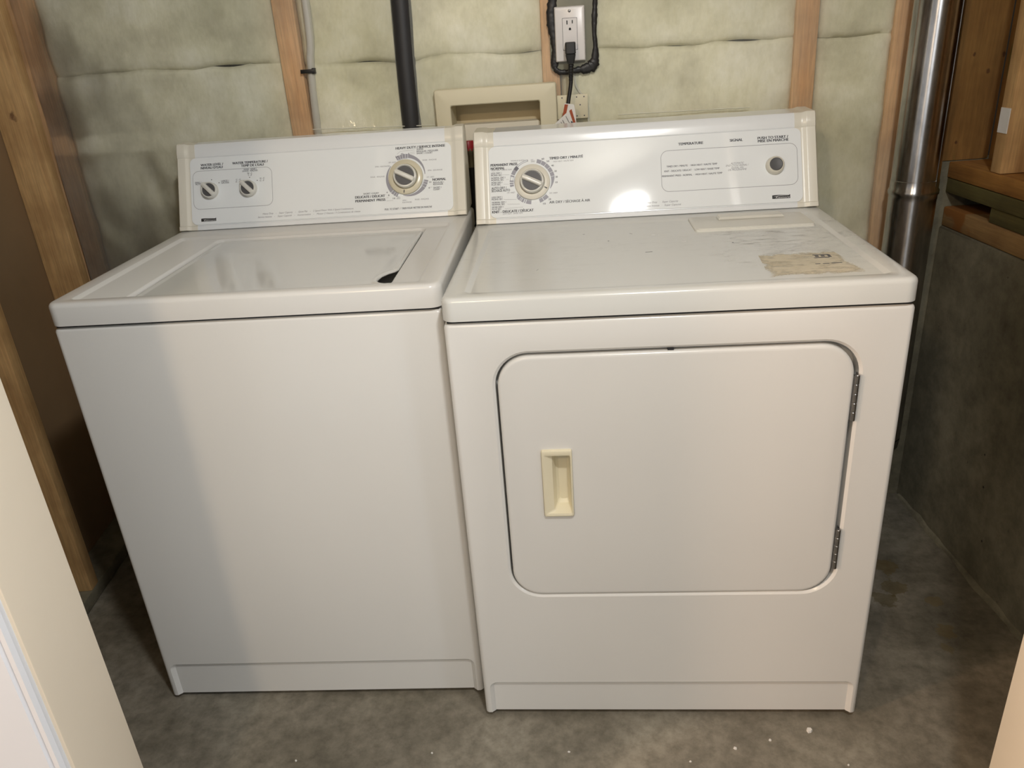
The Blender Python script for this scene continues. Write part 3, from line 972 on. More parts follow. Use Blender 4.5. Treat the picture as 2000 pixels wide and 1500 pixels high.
TEXT_W = [
    ('WATER LEVEL /', 'b', 0.0617, 0.1323, 0.0537),
    ("NIVEAU D'EAU", 'b', 0.0620, 0.1252, 0.0521),
    ('WATER TEMPERATURE /', 'b', 0.1376, 0.1319, 0.0844),
    ("TEMP DE L'EAU", 'b', 0.1583, 0.1249, 0.0537),
    ('SMALL /', 'm', 0.0465, 0.0931, 0.0152),
    ('PETITE', 'm', 0.0477, 0.0890, 0.0148),
    ('LARGE /', 'm', 0.1095, 0.0934, 0.0181),
    ('GROSSE', 'm', 0.1093, 0.0891, 0.0186),
    ('WASH - RINSE /', 'm', 0.1638, 0.1168, 0.0307),
    ('LAVAGE - RINÇAGE', 'm', 0.1607, 0.1131, 0.0361),
    ('W - C', 'm', 0.1722, 0.1074, 0.0117),
    ('T - F', 'm', 0.1734, 0.1027, 0.0094),
    ('C - C', 'm', 0.1449, 0.0941, 0.0112),
    ('F - F', 'm', 0.1446, 0.0890, 0.0102),
    ('H - C', 'm', 0.2019, 0.0941, 0.0107),
    ('C - F', 'm', 0.2017, 0.0888, 0.0097),
    ('HEAVY DUTY / SERVICE INTENSE', 'b', 0.5232, 0.1419, 0.1140),
    ('SUPER', 'm', 0.5717, 0.1375, 0.0155),
    ('REGULAR / RÉGULIER', 'm', 0.5715, 0.1327, 0.0496),
    ('SHORT / COURT', 'm', 0.5713, 0.1282, 0.0364),
    ('14', 'm', 0.5221, 0.1240, 0.0048),
    ('10', 'm', 0.5353, 0.1294, 0.0049),
    ('6', 'm', 0.5514, 0.1292, 0.0027),
    ('RINSE - RINÇAGE', 'g', 0.5843, 0.1123, 0.0322),
    ('SPIN - ESSORAGE', 'g', 0.5950, 0.0881, 0.0337),
    ('OFF / ARRÊT', 'g', 0.5921, 0.0728, 0.0174),
    ('NORMAL', 'b', 0.6054, 0.0652, 0.0308),
    ('10', 'm', 0.5973, 0.0609, 0.0049),
    ('REGULAR /', 'm', 0.6067, 0.0594, 0.0246),
    ('RÉGULIER', 'm', 0.6065, 0.0551, 0.0227),
    ('6', 'm', 0.5956, 0.0481, 0.0027),
    ('SHORT /', 'm', 0.6066, 0.0477, 0.0185),
    ('COURT', 'm', 0.6064, 0.0434, 0.0153),
    ('RINSE - RINÇAGE', 'g', 0.5630, 0.0234, 0.0318),
    ('SPIN -', 'g', 0.5341, 0.0230, 0.0114),
    ('ESSORAGE', 'g', 0.5339, 0.0184, 0.0209),
    ('OFF /', 'g', 0.5220, 0.0312, 0.0067),
    ('ARRÊT', 'g', 0.5200, 0.0280, 0.0095),
    ('10', 'm', 0.5120, 0.0287, 0.0051),
    ('8', 'm', 0.5013, 0.0364, 0.0027),
    ('4', 'm', 0.4974, 0.0433, 0.0027),
    ('SHORT / COURT', 'm', 0.4439, 0.0431, 0.0361),
    ('DELICATE / DÉLICAT', 'b', 0.4244, 0.0352, 0.0692),
    ('PERMANENT PRESS', 'b', 0.4244, 0.0264, 0.0698),
    ('RINSE - RINÇAGE', 'g', 0.4621, 0.0807, 0.0325),
    ('SPIN / ESSORAGE', 'g', 0.4736, 0.1039, 0.0340),
    ('OFF / ARRÊT', 'g', 0.5054, 0.1117, 0.0172),
    ('PULL TO START  /  TIRER POUR METTRE EN MARCHE', 'j', 0.4914, 0.0043, 0.1102),
]

# ================================================================== APPLIANCES
T = math.radians(24.5)
ST, CT = math.sin(T), math.cos(T)


def font_mesh(text, shear=0.0, bold=0.0):
    c = bpy.data.curves.new('t', 'FONT')
    c.body = text
    c.size = 1.0
    c.shear = shear
    c.offset = bold
    c.resolution_u = 3
    c.fill_mode = 'FRONT'
    o = bpy.data.objects.new('t', c)
    COL.objects.link(o)
    dg = bpy.context.evaluated_depsgraph_get()
    me = bpy.data.meshes.new_from_object(o.evaluated_get(dg))
    vs = [tuple(v.co) for v in me.vertices]
    fs = [tuple(p.vertices) for p in me.polygons]
    bpy.data.objects.remove(o)
    bpy.data.curves.remove(c)
    bpy.data.meshes.remove(me)
    return vs, fs


_h, _ = font_mesh('H')
CAP = max(v[1] for v in _h) - min(v[1] for v in _h)
STYLE = {'b': (0.0054, 0.0, 0.042), 'n': (0.0052, 0.0, 0.018), 'm': (0.0036, 0.0, 0.018), 'g': (0.0029, 0.0, 0.0), 'i': (0.0038, 0.32, 0.0), 'j': (0.0040, 0.32, 0.02)}
INK = {'b': 'ink', 'n': 'ink', 'm': 'ink_mid', 'g': 'ink_grey', 'i': 'ink_grey', 'j': 'ink_mid'}


class Flat:
    """flat print gathered into one mesh on a sloped console"""
    def __init__(self):
        self.v, self.f = [], []

    def poly(self, pts, faces, fn):
        b = len(self.v)
        self.v += [fn(*p) for p in pts]
        self.f += [tuple(i + b for i in f) for f in faces]

    def build(self, name, mat, parent):
        me = bpy.data.meshes.new(name)
        me.from_pydata(self.v, [], self.f)
        return link(name, me, mat, parent, None)


def add_text(fl, text, style, u, w, length, fn, h=0.0007):
    cap, shear, bold = STYLE[style]
    vs, fs = font_mesh(text, shear, 0.0)
    x0 = min(v[0] for v in vs)
    x1 = max(v[0] for v in vs)
    sx = length / (x1 - x0)
    sy = cap / CAP
    for du, dh in (((-bold, 0), (0, 0.00006), (bold, 0.00012)) if bold else ((0, 0),)):
        fl.poly([(u + du * sy + (v[0] - x0) * sx, w + v[1] * sy, h + dh) for v in vs], fs, fn)


def add_arc(fl, cu, cw, r0, r1, a0, a1, fn, h=0.0007, taper=False):
    n = max(2, int(abs(a1 - a0) / 4))
    pts, fs = [], []
    for i in range(n + 1):
        a = math.radians(a0 + (a1 - a0) * i / n)
        rr = r1 if not taper else r0 + (r1 - r0) * (1 - 0.85 * i / n)
        pts += [(cu + r0 * math.cos(a), cw + r0 * math.sin(a), h), (cu + rr * math.cos(a), cw + rr * math.sin(a), h)]
        if i < n:
            fs.append((2 * i, 2 * i + 1, 2 * i + 3, 2 * i + 2))
    fl.poly(pts, fs, fn)


def add_line(fl, u0, w0, u1, w1, wd, fn, h=0.0007):
    d = math.hypot(u1 - u0, w1 - w0)
    nx, ny = -(w1 - w0) / d * wd / 2, (u1 - u0) / d * wd / 2
    fl.poly([(u0 - nx, w0 - ny, h), (u1 - nx, w1 - ny, h), (u1 + nx, w1 + ny, h), (u0 + nx, w0 + ny, h)], [(0, 1, 2, 3)], fn)


def add_outline(fl, x0, x1, y0, y1, r, wd, fn, h=0.0007):
    a = rrect(x0, x1, y0, y1, r, 6)
    b = rrect(x0 + wd, x1 - wd, y0 + wd, y1 - wd, r - wd, 6)
    n = len(a)
    fl.poly([(p[0], p[1], h) for p in a + b], [(i, (i + 1) % n, n + (i + 1) % n, n + i) for i in range(n)], fn)


def console(root, W, y0, z0, back, inset):
    """sloped backsplash: shell, two end caps, fascia; returns (fascia, mapping)"""
    fn = lambda u, w, h: (u, y0 + w * ST - h * CT, z0 + w * CT + h * ST)

    def prof(g):
        # (y, z) cross section, proud by g
        p = [fn(0, -0.0165, -0.003 + g), fn(0, -0.0160, 0.0004 + g), fn(0, -0.0075, 0.0010 + g), fn(0, -0.0055, -0.0015 + g), fn(0, 0.1525, -0.0015 + g),
             fn(0, 0.1545, 0.0002 + g), fn(0, 0.166, 0.0016 + g), fn(0, 0.1800, 0.0018 + g), fn(0, 0.1845 + g * 0.3, -0.0004 + g), fn(0, 0.1865 + g * 0.3, -0.005 + g)]
        p = [(q[1], q[2]) for q in p]
        ztop = p[-1][1]
        p += [(back - 0.006, ztop + 0.002), (back, ztop - 0.004), (back, z0 - 0.0125)]
        return p
    xa, xb = inset, W - inset
    sh = [[(x, a, b) for a, b in prof(0)] for x in (xa + 0.044, xb - 0.044)]
    loops_obj('console_shell', sh, M['console'], root, True, True, 30)
    for s in (0, 1):
        rows = []
        for d, g in ((0.0, -0.001), (0.0008, 0.0018), (0.0025, 0.0036), (0.0190, 0.0038), (0.0215, 0.0032), (0.0265, 0.0008), (0.0300, 0.0001), (0.0320, 0.0000), (0.0442, 0.0002)):
            x = xa + d if s == 0 else xb - d
            rows.append([(x, a, b) for a, b in prof(g)])
        loops_obj('end_cap', rows, M['cream'], root, True, True, 35)
    fl = [[fn(p[0], p[1], h) for p in rrect(0.0355 - e, W - 0.0355 + e, -0.0040 - e, 0.1520 + e, 0.013, 6)] for h, e in ((-0.0012, 0), (0.0000, 0), (0.0004, -0.0004))]
    fa = loops_obj('control_fascia', fl, M['fascia'], root, True, True, None)
    return fa, fn


def logo(fa, fn, u0, u1, w0, w1):
    fl = Flat()
    dw = w1 - w0
    L = u1 - u0
    H1, H2 = 0.0006, 0.0009
    n = 14
    pts = [(u0, w0, H1), (u1, w0, H1)] + [(u1, w0 + dw * 1.02, H1), (u1 - 0.0016, w0 + dw * 1.02, H1), (u1 - 0.0018, w0 + dw * 0.80, H1)]
    for i in range(n + 1):
        k = i / n
        pts.append((u1 - 0.0030 - (L - 0.0030) * k, w0 + dw * (0.60 + 0.40 * math.sin(math.pi * (0.22 + 0.55 * (1 - abs(1 - k)))) if False else w0 * 0 + w0 + dw * (0.72 + 0.28 * math.sin(math.pi * (0.15 + 0.75 * k)))) if False else w0 + dw * (0.74 + 0.26 * math.sin(math.pi * (0.12 + 0.60 * k))), H1))
    fl.poly(pts, [tuple(range(len(pts)))], fn)
    o = fl.build('logo_badge', M['logo_black'], fa)
    f2 = Flat()
    # white sweep above the word
    q, fs = [], []
    for i in range(n + 1):
        k = i / n
        u = u0 + L * (0.06 + 0.84 * k)
        c = w0 + dw * (0.30 + 0.50 * math.sin(math.pi * min(1, 0.08 + 0.62 * k)) ** 0.8)
        t = dw * 0.10 * math.sin(math.pi * (0.1 + 0.85 * k))
        q += [(u, c - t * 0.5, H2), (u, c + t * 0.5, H2)]
        if i < n:
            fs.append((2 * i, 2 * i + 2, 2 * i + 3, 2 * i + 1))
    f2.poly(q, fs, fn)
    vs, fc = font_mesh('Kenmore', 0.25, 0.0)
    xa = min(v[0] for v in vs)
    xb = max(v[0] for v in vs)
    s = L * 0.78 / (xb - xa)
    f2.poly([(u0 + L * 0.19 + (v[0] - xa) * s, w0 + dw * 0.10 + v[1] * dw * 0.50 / CAP, H2) for v in vs], fc, fn)
    f2.build('logo_word', M['logo_white'], fa)


def half_moon(r, off, n=12):
    """circle segment beyond v = off"""
    a0 = math.asin(off / r)
    return [(r * math.cos(a), r * math.sin(a)) for a in [a0 + (math.pi - 2 * a0) * i / n for i in range(n + 1)]]


def knob_cap(parent, fn, cu, cw, r, ang, h0, ht, gw, tip=0.0):
    """round white knob with a raised grip bar between two grey inlays"""
    ca, sa = math.cos(math.radians(ang)), math.sin(math.radians(ang))
    loc = lambda a, b, h: fn(cu + a * ca - b * sa, cw + a * sa + b * ca, h)
    n = 40
    loops = []
    for rr, h in ((r * 0.97, h0), (r, h0 + ht * 0.15), (r * 0.97, h0 + ht * 0.80), (r * 0.93, h0 + ht * 0.93), (r * 0.86, h0 + ht * 0.95), (r * 0.82, h0 + ht * 0.80)):
        lp = []
        for i in range(n):
            a = 2 * math.pi * i / n
            e = tip * max(0.0, math.cos(a)) ** 14
            lp.append(loc((rr + e) * math.cos(a), rr * math.sin(a), h))
        loops.append(lp)
    cap = loops_obj('knob_cap', loops, M['knob_white'], parent, True, True, 35)
    for s in (1, -1):
        seg = half_moon(r * 0.80, gw * 0.62)
        lp = [[loc(p[0], s * p[1], h) for p in seg] for h in (h0 + ht * 0.78, h0 + ht * 0.865)]
        loops_obj('grey_inlay', lp, M['knob_grey'], parent)
    # grip bar
    L = r * 0.93 + tip * 0.7
    rows = []
    for k, (wd, hh) in enumerate(((gw * 0.62, h0 + ht * 0.78), (gw * 0.56, h0 + ht * 1.12), (gw * 0.44, h0 + ht * 1.26), (gw * 0.25, h0 + ht * 1.30))):
        Lr = L * (1.0 if k < 1 else (0.97 if k == 1 else 0.93))
        rows.append([loc(p[0], p[1], hh) for p in rrect(-r * 0.93 * Lr / L, Lr, -wd, wd, wd * 0.75, 4)])
    loops_obj('grip', rows, M['knob_white'], parent, False, True, 40)
    return cap


def dial(root, fn, name, cu, cw, rring, rk, ang, ptr, ring_mat):
    """flat skirt with pointer mark and a knob"""
    n = 48
    prof = [(rring * 0.985, 0.0004), (rring, 0.002), (rring * 0.985, 0.0048), (rring * 0.95, 0.0060), (rk * 1.10, 0.0072), (rk * 1.03, 0.0060), (rk * 1.03, 0.0030)]
    loops = [[fn(cu + r * math.cos(2 * math.pi * i / n), cw + r * math.sin(2 * math.pi * i / n), h) for i in range(n)] for r, h in prof]
    o = loops_obj(name, loops, ring_mat, root, True, True, 35)
    knob_cap(o, fn, cu, cw, rk, ang, 0.002, 0.017, rk * 0.36)
    a = math.radians(ptr)
    m = Flat()
    add_line(m, cu + (rk * 1.12) * math.cos(a), cw + rk * 1.12 * math.sin(a), cu + rring * 0.93 * math.cos(a), cw + rring * 0.93 * math.sin(a), 0.0020, fn, 0.0074)
    m.build('pointer_mark', M['ink'], o)
    return o


def panel_with_toe(root, W, depth, ztop, toe, door_rect=None, depth_rec=0.03):
    """enamel cabinet, rounded front edges, recessed toe panel open at the bottom"""
    r = 0.009
    loops = []
    zb = 0.013
    for z, e in ((zb, 0.0), (ztop - 0.007, 0.0), (ztop - 0.0035, -0.0012), (ztop - 0.0012, -0.0036), (ztop, -0.008)):
        loops.append([(p[0], p[1], z) for p in rrect(0 - e, W + e, 0 - e, depth, r, 5)])
    cab = loops_obj('cabinet', loops, M['enamel'], root, True, True, 35)
    cut = []
    x0, x1, zt = toe
    lp = [[(p[0], y, p[1]) for p in rrect(x0 - e, x1 + e, -0.05, zt + e, 0.010 + e, 5)] for y, e in ((-0.02, 0.016), (0.0, 0.0065), (0.0025, 0.004), (0.0055, 0.0), (0.0075, -0.0012))]
    cut.append(loops_obj('cut', lp, None, None))
    if door_rect:
        a, b, c, d, rr = door_rect
        lp = [[(p[0], y, p[1]) for p in rrect(a - e, b + e, c - e, d + e, rr + e, 10)] for y, e in ((-0.02, 0.014), (-0.0005, 0.0055), (0.0015, 0.0028), (0.0045, 0.0), (depth_rec, 0.0))]
        cut.append(loops_obj('cut', lp, None, None))
    for c in cut:
        c.parent = root
    bpy.context.view_layer.update()
    cab.data.materials.clear()
    boolean(cab, cut)
    cab.data.materials.clear()
    cab.data.materials.append(M['enamel'])
    # little flared shoes at the corners
    return cab


def feet(root, W, depth):
    for x in (0.05, W - 0.05):
        for y in (0.045, depth - 0.05):
            bm = bmesh.new()
            lathe_pts(bm, [(0.016, 0.0), (0.017, 0.003), (0.012, 0.007), (0.006, 0.009), (0.006, 0.02)], 16, lambda a, b, h: (x + a, y + b, h))
            bm_obj('foot', bm, M['rubber'], root)


# ------------------------------------------------------------------ WASHER
a = 0.0206
WW = 0.686
washer = thing('washing_machine', 'white top-load washing machine with two small knobs and a dial, left of the dryer', 'washing machine',
               (-0.0102 - WW * math.cos(a), 0.0585 - WW * math.sin(a), 0.0), (0, -0.0009, a))
HW = 0.9126
panel_with_toe(washer, WW, 0.64, 0.8672, (0.020, WW - 0.020, 0.094))
feet(washer, WW, 0.64)
# top deck with stepped recess and tub opening
dk = []
ex = 0.0015
for z, e in ((0.8715, -0.003), (0.8720, 0.0), (HW - 0.0085, 0.0), (HW - 0.0050, -0.0010), (HW - 0.0022, -0.0032), (HW - 0.0005, -0.0062), (HW, -0.0100)):
    dk.append([(p[0], p[1], z) for p in rrect(-ex - e, WW + ex + e, -0.0045 - e, 0.645 + e, 0.022 + e, 8)])
for x0, x1, y0, y1, r, z in ((0.0330, 0.6520, 0.0180, 0.4700, 0.010, HW), (0.0350, 0.6500, 0.0195, 0.4680, 0.009, HW - 0.0006), (0.0400, 0.6450, 0.0240, 0.4630, 0.007, HW - 0.0050), (0.0420, 0.6430, 0.0252, 0.4615, 0.006, HW - 0.0058),
                             (0.1230, 0.5990, 0.0270, 0.4570, 0.016, HW - 0.0058), (0.1250, 0.5970, 0.0275, 0.4560, 0.015, HW - 0.0068), (0.1290, 0.5935, 0.0290, 0.4530, 0.013, HW - 0.0140), (0.1295, 0.5930, 0.0295, 0.4525, 0.013, HW - 0.060)):
    dk.append([(p[0], p[1], z) for p in rrect(x0, x1, y0, y1, r, 8)])
loops_obj('top_deck', dk, M['enamel'], washer, True, False, 38)
box('tub_shade', 0.128, 0.595, 0.028, 0.454, HW - 0.064, HW - 0.060, M['dark'], washer)  # dark sheet added to read as the unlit tub below the notch
box('seam_gap', 0.006, WW - 0.006, 0.004, 0.636, 0.8675, 0.8712, M['dark'], washer)
# lid with finger notch on its right edge
out = rrect(0.1320, 0.5905, 0.0320, 0.4500, 0.014, 6)
poly = []
for p in out:
    poly.append(p)
    if p == out[6]:
        poly += [(0.5900, 0.0490), (0.5850, 0.0530), (0.5740, 0.0580), (0.5660, 0.0680), (0.5640, 0.0850), (0.5665, 0.1060), (0.5750, 0.1230), (0.5850, 0.1340), (0.5905, 0.1450)]


def inset_poly(pts, d):
    n = len(pts)
    res = []
    for i in range(n):
        p0, p1, p2 = Vector(pts[i - 1]), Vector(pts[i]), Vector(pts[(i + 1) % n])
        t1, t2 = (p1 - p0).normalized(), (p2 - p1).normalized()
        nn = Vector((-t1.y - t2.y, t1.x + t2.x)).normalized()
        res.append((p1.x + nn.x * d, p1.y + nn.y * d))
    return res


lidz = HW - 0.0095
lp = []
for z, d in ((lidz - 0.0055, 0.0010), (lidz - 0.004, 0.0), (lidz - 0.0018, 0.0006), (lidz - 0.0004, 0.0020), (lidz, 0.0042), (lidz - 0.0002, 0.0060), (lidz - 0.0014, 0.0100), (lidz - 0.0018, 0.0130)):
    lp.append([(x, y, z) for x, y in inset_poly(poly, d)])
loops_obj('lid', lp, M['enamel_lid'], washer, True, True, 38)
fa, fn = console(washer, WW, 0.535, 0.930, 0.645, 0.0045)
fb = {k: Flat() for k in ('ink', 'ink_mid', 'ink_grey', 'ink_band', 'ink_navy')}
for tx, stl, u, w, L in TEXT_W:
    if stl in 'bn':
        one = Flat()
        add_text(one, tx, stl, u, w, L, fn)
        one.build('printed_title', M['ink'], fa)
    else:
        add_text(fb[INK[stl]], tx, stl, u, w, L, fn)
add_text(fb['ink_grey'], 'Heavy Duty    -    Super Capacity    -    Quiet Pak    -    2 Speed Motor With 3 Speed Combinations', 'i', 0.2048, 0.0111, 0.2146, fn)
add_text(fb['ink_grey'], 'Service Intense    -    Super Capacité    -    Insonorisation    -    Moteur 2 Vitesses / 3 Combinaisons de vitesse', 'i', 0.1933, 0.0038, 0.2417, fn)
add_outline(fb['ink_grey'], 0.0412, 0.2308, 0.0318, 0.1216, 0.015, 0.0007, fn)
cu, cw = 0.5452, 0.0790
for a0, a1 in ((117, 113), (112, 106), (105, 99), (98, 91), (90, 84), (-13, -18), (-19, -25), (-26, -33), (-117, -121), (-122, -128), (-129, -136)):
    add_arc(fb['ink_band'], cu, cw, 0.0425, 0.0515, a0, a1, fn)
add_arc(fb['ink_band'], cu, cw, 0.0425, 0.0515, 83, 4, fn, taper=True)
add_arc(fb['ink_band'], cu, cw, 0.0425, 0.0515, -34, -102, fn, taper=True)
add_arc(fb['ink_band'], cu, cw, 0.0425, 0.0515, -137, -216, fn, taper=True)
for a0, a1 in ((115, 84), (-13, -34), (-117, -136)):
    add_arc(fb['ink_navy'], cu, cw, 0.0413, 0.0418, a0, a1, fn)
for u0, w0, u1, w1 in ((0.533, 0.137, 0.567, 0.1385), (0.526, 0.131, 0.533, 0.137), (0.556, 0.1335, 0.567, 0.1338), (0.553, 0.1305, 0.567, 0.1300),
                       (0.5985, 0.051, 0.604, 0.051), (0.483, 0.040, 0.497, 0.0402), (0.497, 0.0328, 0.502, 0.0330), (0.497, 0.0255, 0.512, 0.0258)):
    add_line(fb['ink_grey'], u0, w0, u1, w1, 0.0004, fn)
for u, w in ((0.0862, 0.0995), (0.1038, 0.0915), (0.1775, 0.0995), (0.1953, 0.0915)):
    add_line(fb['ink'], u - 0.0006, w - 0.0008, u + 0.0006, w + 0.0008, 0.0018, fn)
for k, nm in (('ink', 'tick_marks'), ('ink_mid', 'small_lettering'), ('ink_grey', 'grey_lettering'), ('ink_band', 'dial_bands'), ('ink_navy', 'blue_arcs')):
    if fb[k].v:
        fb[k].build(nm, M[k], fa)['kind'] = 'stuff'
logo(fa, fn, 0.0578, 0.0936, 0.0032, 0.0105)
dial(washer, fn, 'cycle_dial', 0.5440, 0.0775, 0.0402, 0.0272, -27, -97, M['dial_cream'])
for u, w, nm in ((0.0835, 0.0735, 'water_level_knob'), (0.1755, 0.0730, 'water_temperature_knob')):
    bm = bmesh.new()
    lathe_pts(bm, [(0.0190, 0.0003), (0.0195, 0.0012), (0.0188, 0.0020)], 36, lambda p, q, h: fn(u + p, w + q, h))
    kb = bm_obj(nm, bm, M['knob_white'], washer)
    knob_cap(kb, fn, u, w, 0.0188, 135, 0.002, 0.0125, 0.0088, 0.0055)

# ------------------------------------------------------------------ DRYER
W = 0.737
HD = 0.9045
dryer = thing('clothes_dryer', 'white front-load clothes dryer with a wide square door, right of the washer', 'clothes dryer', (0, 0, 0), (0, -0.0022, 0))
DR = (0.0762, 0.6640, 0.3125, 0.8045, 0.058)
cab = panel_with_toe(dryer, W, 0.67, 0.8610, (0.020, W - 0.018, 0.088), DR, 0.032)
feet(dryer, W, 0.67)
box('seam_gap', 0.006, W - 0.006, 0.004, 0.664, 0.8612, 0.8652, M['dark'], dryer)
dk = []
for z, e in ((0.8655, -0.003), (0.8660, 0.0), (HD - 0.0085, 0.0), (HD - 0.0050, -0.0010), (HD - 0.0022, -0.0032), (HD - 0.0005, -0.0062), (HD, -0.0100)):
    dk.append([(p[0], p[1], z) for p in rrect(-0.001 - e, W + 0.001 + e, -0.0040 - e, 0.675 + e, 0.020 + e, 8)])
for x0, x1, y0, y1, r, z in ((0.0340, 0.7060, 0.0240, 0.4840, 0.012, HD), (0.0360, 0.7040, 0.0255, 0.4820, 0.011, HD - 0.0006), (0.0420, 0.6975, 0.0310, 0.4760, 0.008, HD - 0.0034), (0.0440, 0.6955, 0.0330, 0.4740, 0.007, HD - 0.0040)):
    dk.append([(p[0], p[1], z) for p in rrect(x0, x1, y0, y1, r, 8)])
loops_obj('top_panel', dk, M['enamel_worn'], dryer, True, True, 38)
zt = HD - 0.0040
# lint screen cover: flat plate with raised front lip and finger slot
ls = []
for z, e in ((zt - 0.001, 0), (zt + 0.0035, 0), (zt + 0.0048, -0.0014), (zt + 0.0050, -0.004)):
    ls.append([(p[0], p[1], z) for p in rrect(0.4555 - e, 0.6870 + e, 0.3680 - e, 0.4800, 0.008, 4)])
lint = loops_obj('lint_screen_cover', ls, M['lint_cover'], dryer, True, True, 30)
bm = bmesh.new()
bm_loops(bm, [[(0.512, 0.440, zt + 0.0052), (0.645, 0.440, zt + 0.0052), (0.640, 0.446, zt + 0.0105), (0.517, 0.446, zt + 0.0105)],
              [(0.512, 0.474, zt + 0.0050), (0.645, 0.474, zt + 0.0050), (0.640, 0.474, zt + 0.0105), (0.517, 0.474, zt + 0.0105)]])
bmesh.ops.bevel(bm, geom=list(bm.edges), offset=0.0012, segments=2, affect='EDGES')
bm_obj('finger_grip', bm, M['lint_cover'], lint)
box('front_lip', 0.459, 0.684, 0.3690, 0.3745, zt + 0.0048, zt + 0.0064, M['lint_cover'], lint, 0.0006)
# peeled label residue and printed fragment
bm = bmesh.new()
bm_loops(bm, [[(0.535, 0.180, z), (0.524, 0.046, z), (0.676, 0.050, z), (0.662, 0.184, z)] for z in (zt + 0.0001, zt + 0.0004)])
rs = bm_obj('label_residue', bm, M['residue'], dryer, None)
rs['label'] = 'ragged tan paper residue of a peeled label'
bm = bmesh.new()
for x0, x1, y0, y1 in ((0.622, 0.648, 0.160, 0.164), (0.620, 0.645, 0.142, 0.146), (0.645, 0.650, 0.146, 0.162), (0.624, 0.630, 0.150, 0.158), (0.634, 0.640, 0.150, 0.158),
                       (0.612, 0.620, 0.107, 0.110), (0.624, 0.634, 0.106, 0.109), (0.638, 0.655, 0.107, 0.1105)):
    bm_box(bm, x0, x1, y0, y1, zt + 0.0003, zt + 0.0006)
bm_obj('print_fragments', bm, M['ink_mid'], rs, None)['kind'] = 'stuff'
# scuffs and nicks
bm = bmesh.new()
for x, y, l, an, wd in ((0.352, 0.238, 0.013, 3, 0.0016), (0.236, 0.40, 0.004, 5, 0.0014), (0.283, 0.335, 0.0026, 0, 0.003), (0.150, 0.155, 0.009, 70, 0.0005),
                        (0.51, 0.275, 0.003, 0, 0.003), (0.33, 0.385, 0.008, -50, 0.0008)):
    c, s = math.cos(math.radians(an)), math.sin(math.radians(an))
    q = [(x + c * i * l / 2 - s * j * wd / 2, y + s * i * l / 2 + c * j * wd / 2) for i, j in ((-1, -1), (1, -1), (1, 1), (-1, 1))]
    bm_loops(bm, [[(p[0], p[1], zt + 0.0001) for p in q], [(p[0], p[1], zt + 0.0003) for p in q]])
bm_obj('scuff_marks', bm, M['ink_mid'], dryer, None)['kind'] = 'stuff'
# door
a0, b0, c0, d0, rr = DR
ddl = []
g = 0.0040
for y, e in ((0.030, 0.0), (0.0045, 0.0), (0.0022, -0.0004), (0.0004, -0.0016), (-0.0006, -0.0036), (-0.0009, -0.0065)):
    ddl.append([(p[0], y, p[1]) for p in rrect(a0 + g - e, b0 - g - 0.004 + e, c0 + 0.0022 - e, d0 - g - 0.001 + e, rr - g + e, 10)])
door = loops_obj('door', ddl, M['enamel'], dryer, True, True, 35)
cut = loops_obj('cut', [[(p[0], y, p[1]) for p in rrect(0.1490, 0.1965, 0.4950, 0.6230, 0.004, 4)] for y in (-0.02, 0.026)], None)
cut.parent = dryer
bpy.context.view_layer.update()
door.data.materials.clear()
boolean(door, [cut])
door.data.materials.clear()
door.data.materials.append(M['enamel'])
hd = []
for y, e in ((0.004, 0), (-0.0045, 0), (-0.0068, -0.0012), (-0.0075, -0.0032)):
    hd.append([(p[0], y, p[1]) for p in rrect(0.1458 - e, 0.1992 + e, 0.4918 - e, 0.6265 + e, 0.0035, 4)])
for x0, x1, z0_, z1_, y, r in ((0.1500, 0.1962, 0.4970, 0.6180, -0.0070, 0.003), (0.1515, 0.1958, 0.4990, 0.6165, -0.0066, 0.003), (0.1640, 0.1950, 0.5010, 0.6150, 0.0000, 0.004),
                               (0.1652, 0.1940, 0.5025, 0.6140, 0.0030, 0.004), (0.1690, 0.1925, 0.5060, 0.6120, 0.0180, 0.005), (0.1740, 0.1890, 0.5120, 0.6070, 0.0225, 0.005)):
    hd.append([(p[0], y, p[1]) for p in rrect(x0, x1, z0_, z1_, r, 4)])
loops_obj('handle', hd, M['handle_cream'], door, False, True, 30)
box('latch', 0.360, 0.370, 0.004, 0.02, 0.7995, 0.8035, M['dark'], dryer, 0.0005)
# hinges
for z0_, z1_ in ((0.664, 0.747), (0.366, 0.450)):
    bm = bmesh.new()
    n = 5
    for k in range(n):
        za = z0_ + (z1_ - z0_) * k / n
        zb = z0_ + (z1_ - z0_) * (k + 1) / n
        lathe_pts(bm, [(0.0034, za + 0.0002), (0.0041, za + 0.0010), (0.0041, zb - 0.0010), (0.0034, zb - 0.0002)], 14, lambda p, q, h: (0.6605 + p, -0.0012 + q, h))
    bm_box(bm, 0.6555, 0.6572, -0.0006, 0.012, z0_ + 0.002, z1_ - 0.002)
    bm_box(bm, 0.6625, 0.6638, 0.0005, 0.012, z0_ + 0.001, z1_ - 0.001)
    bm_obj('hinge', bm, M['steel'], dryer)
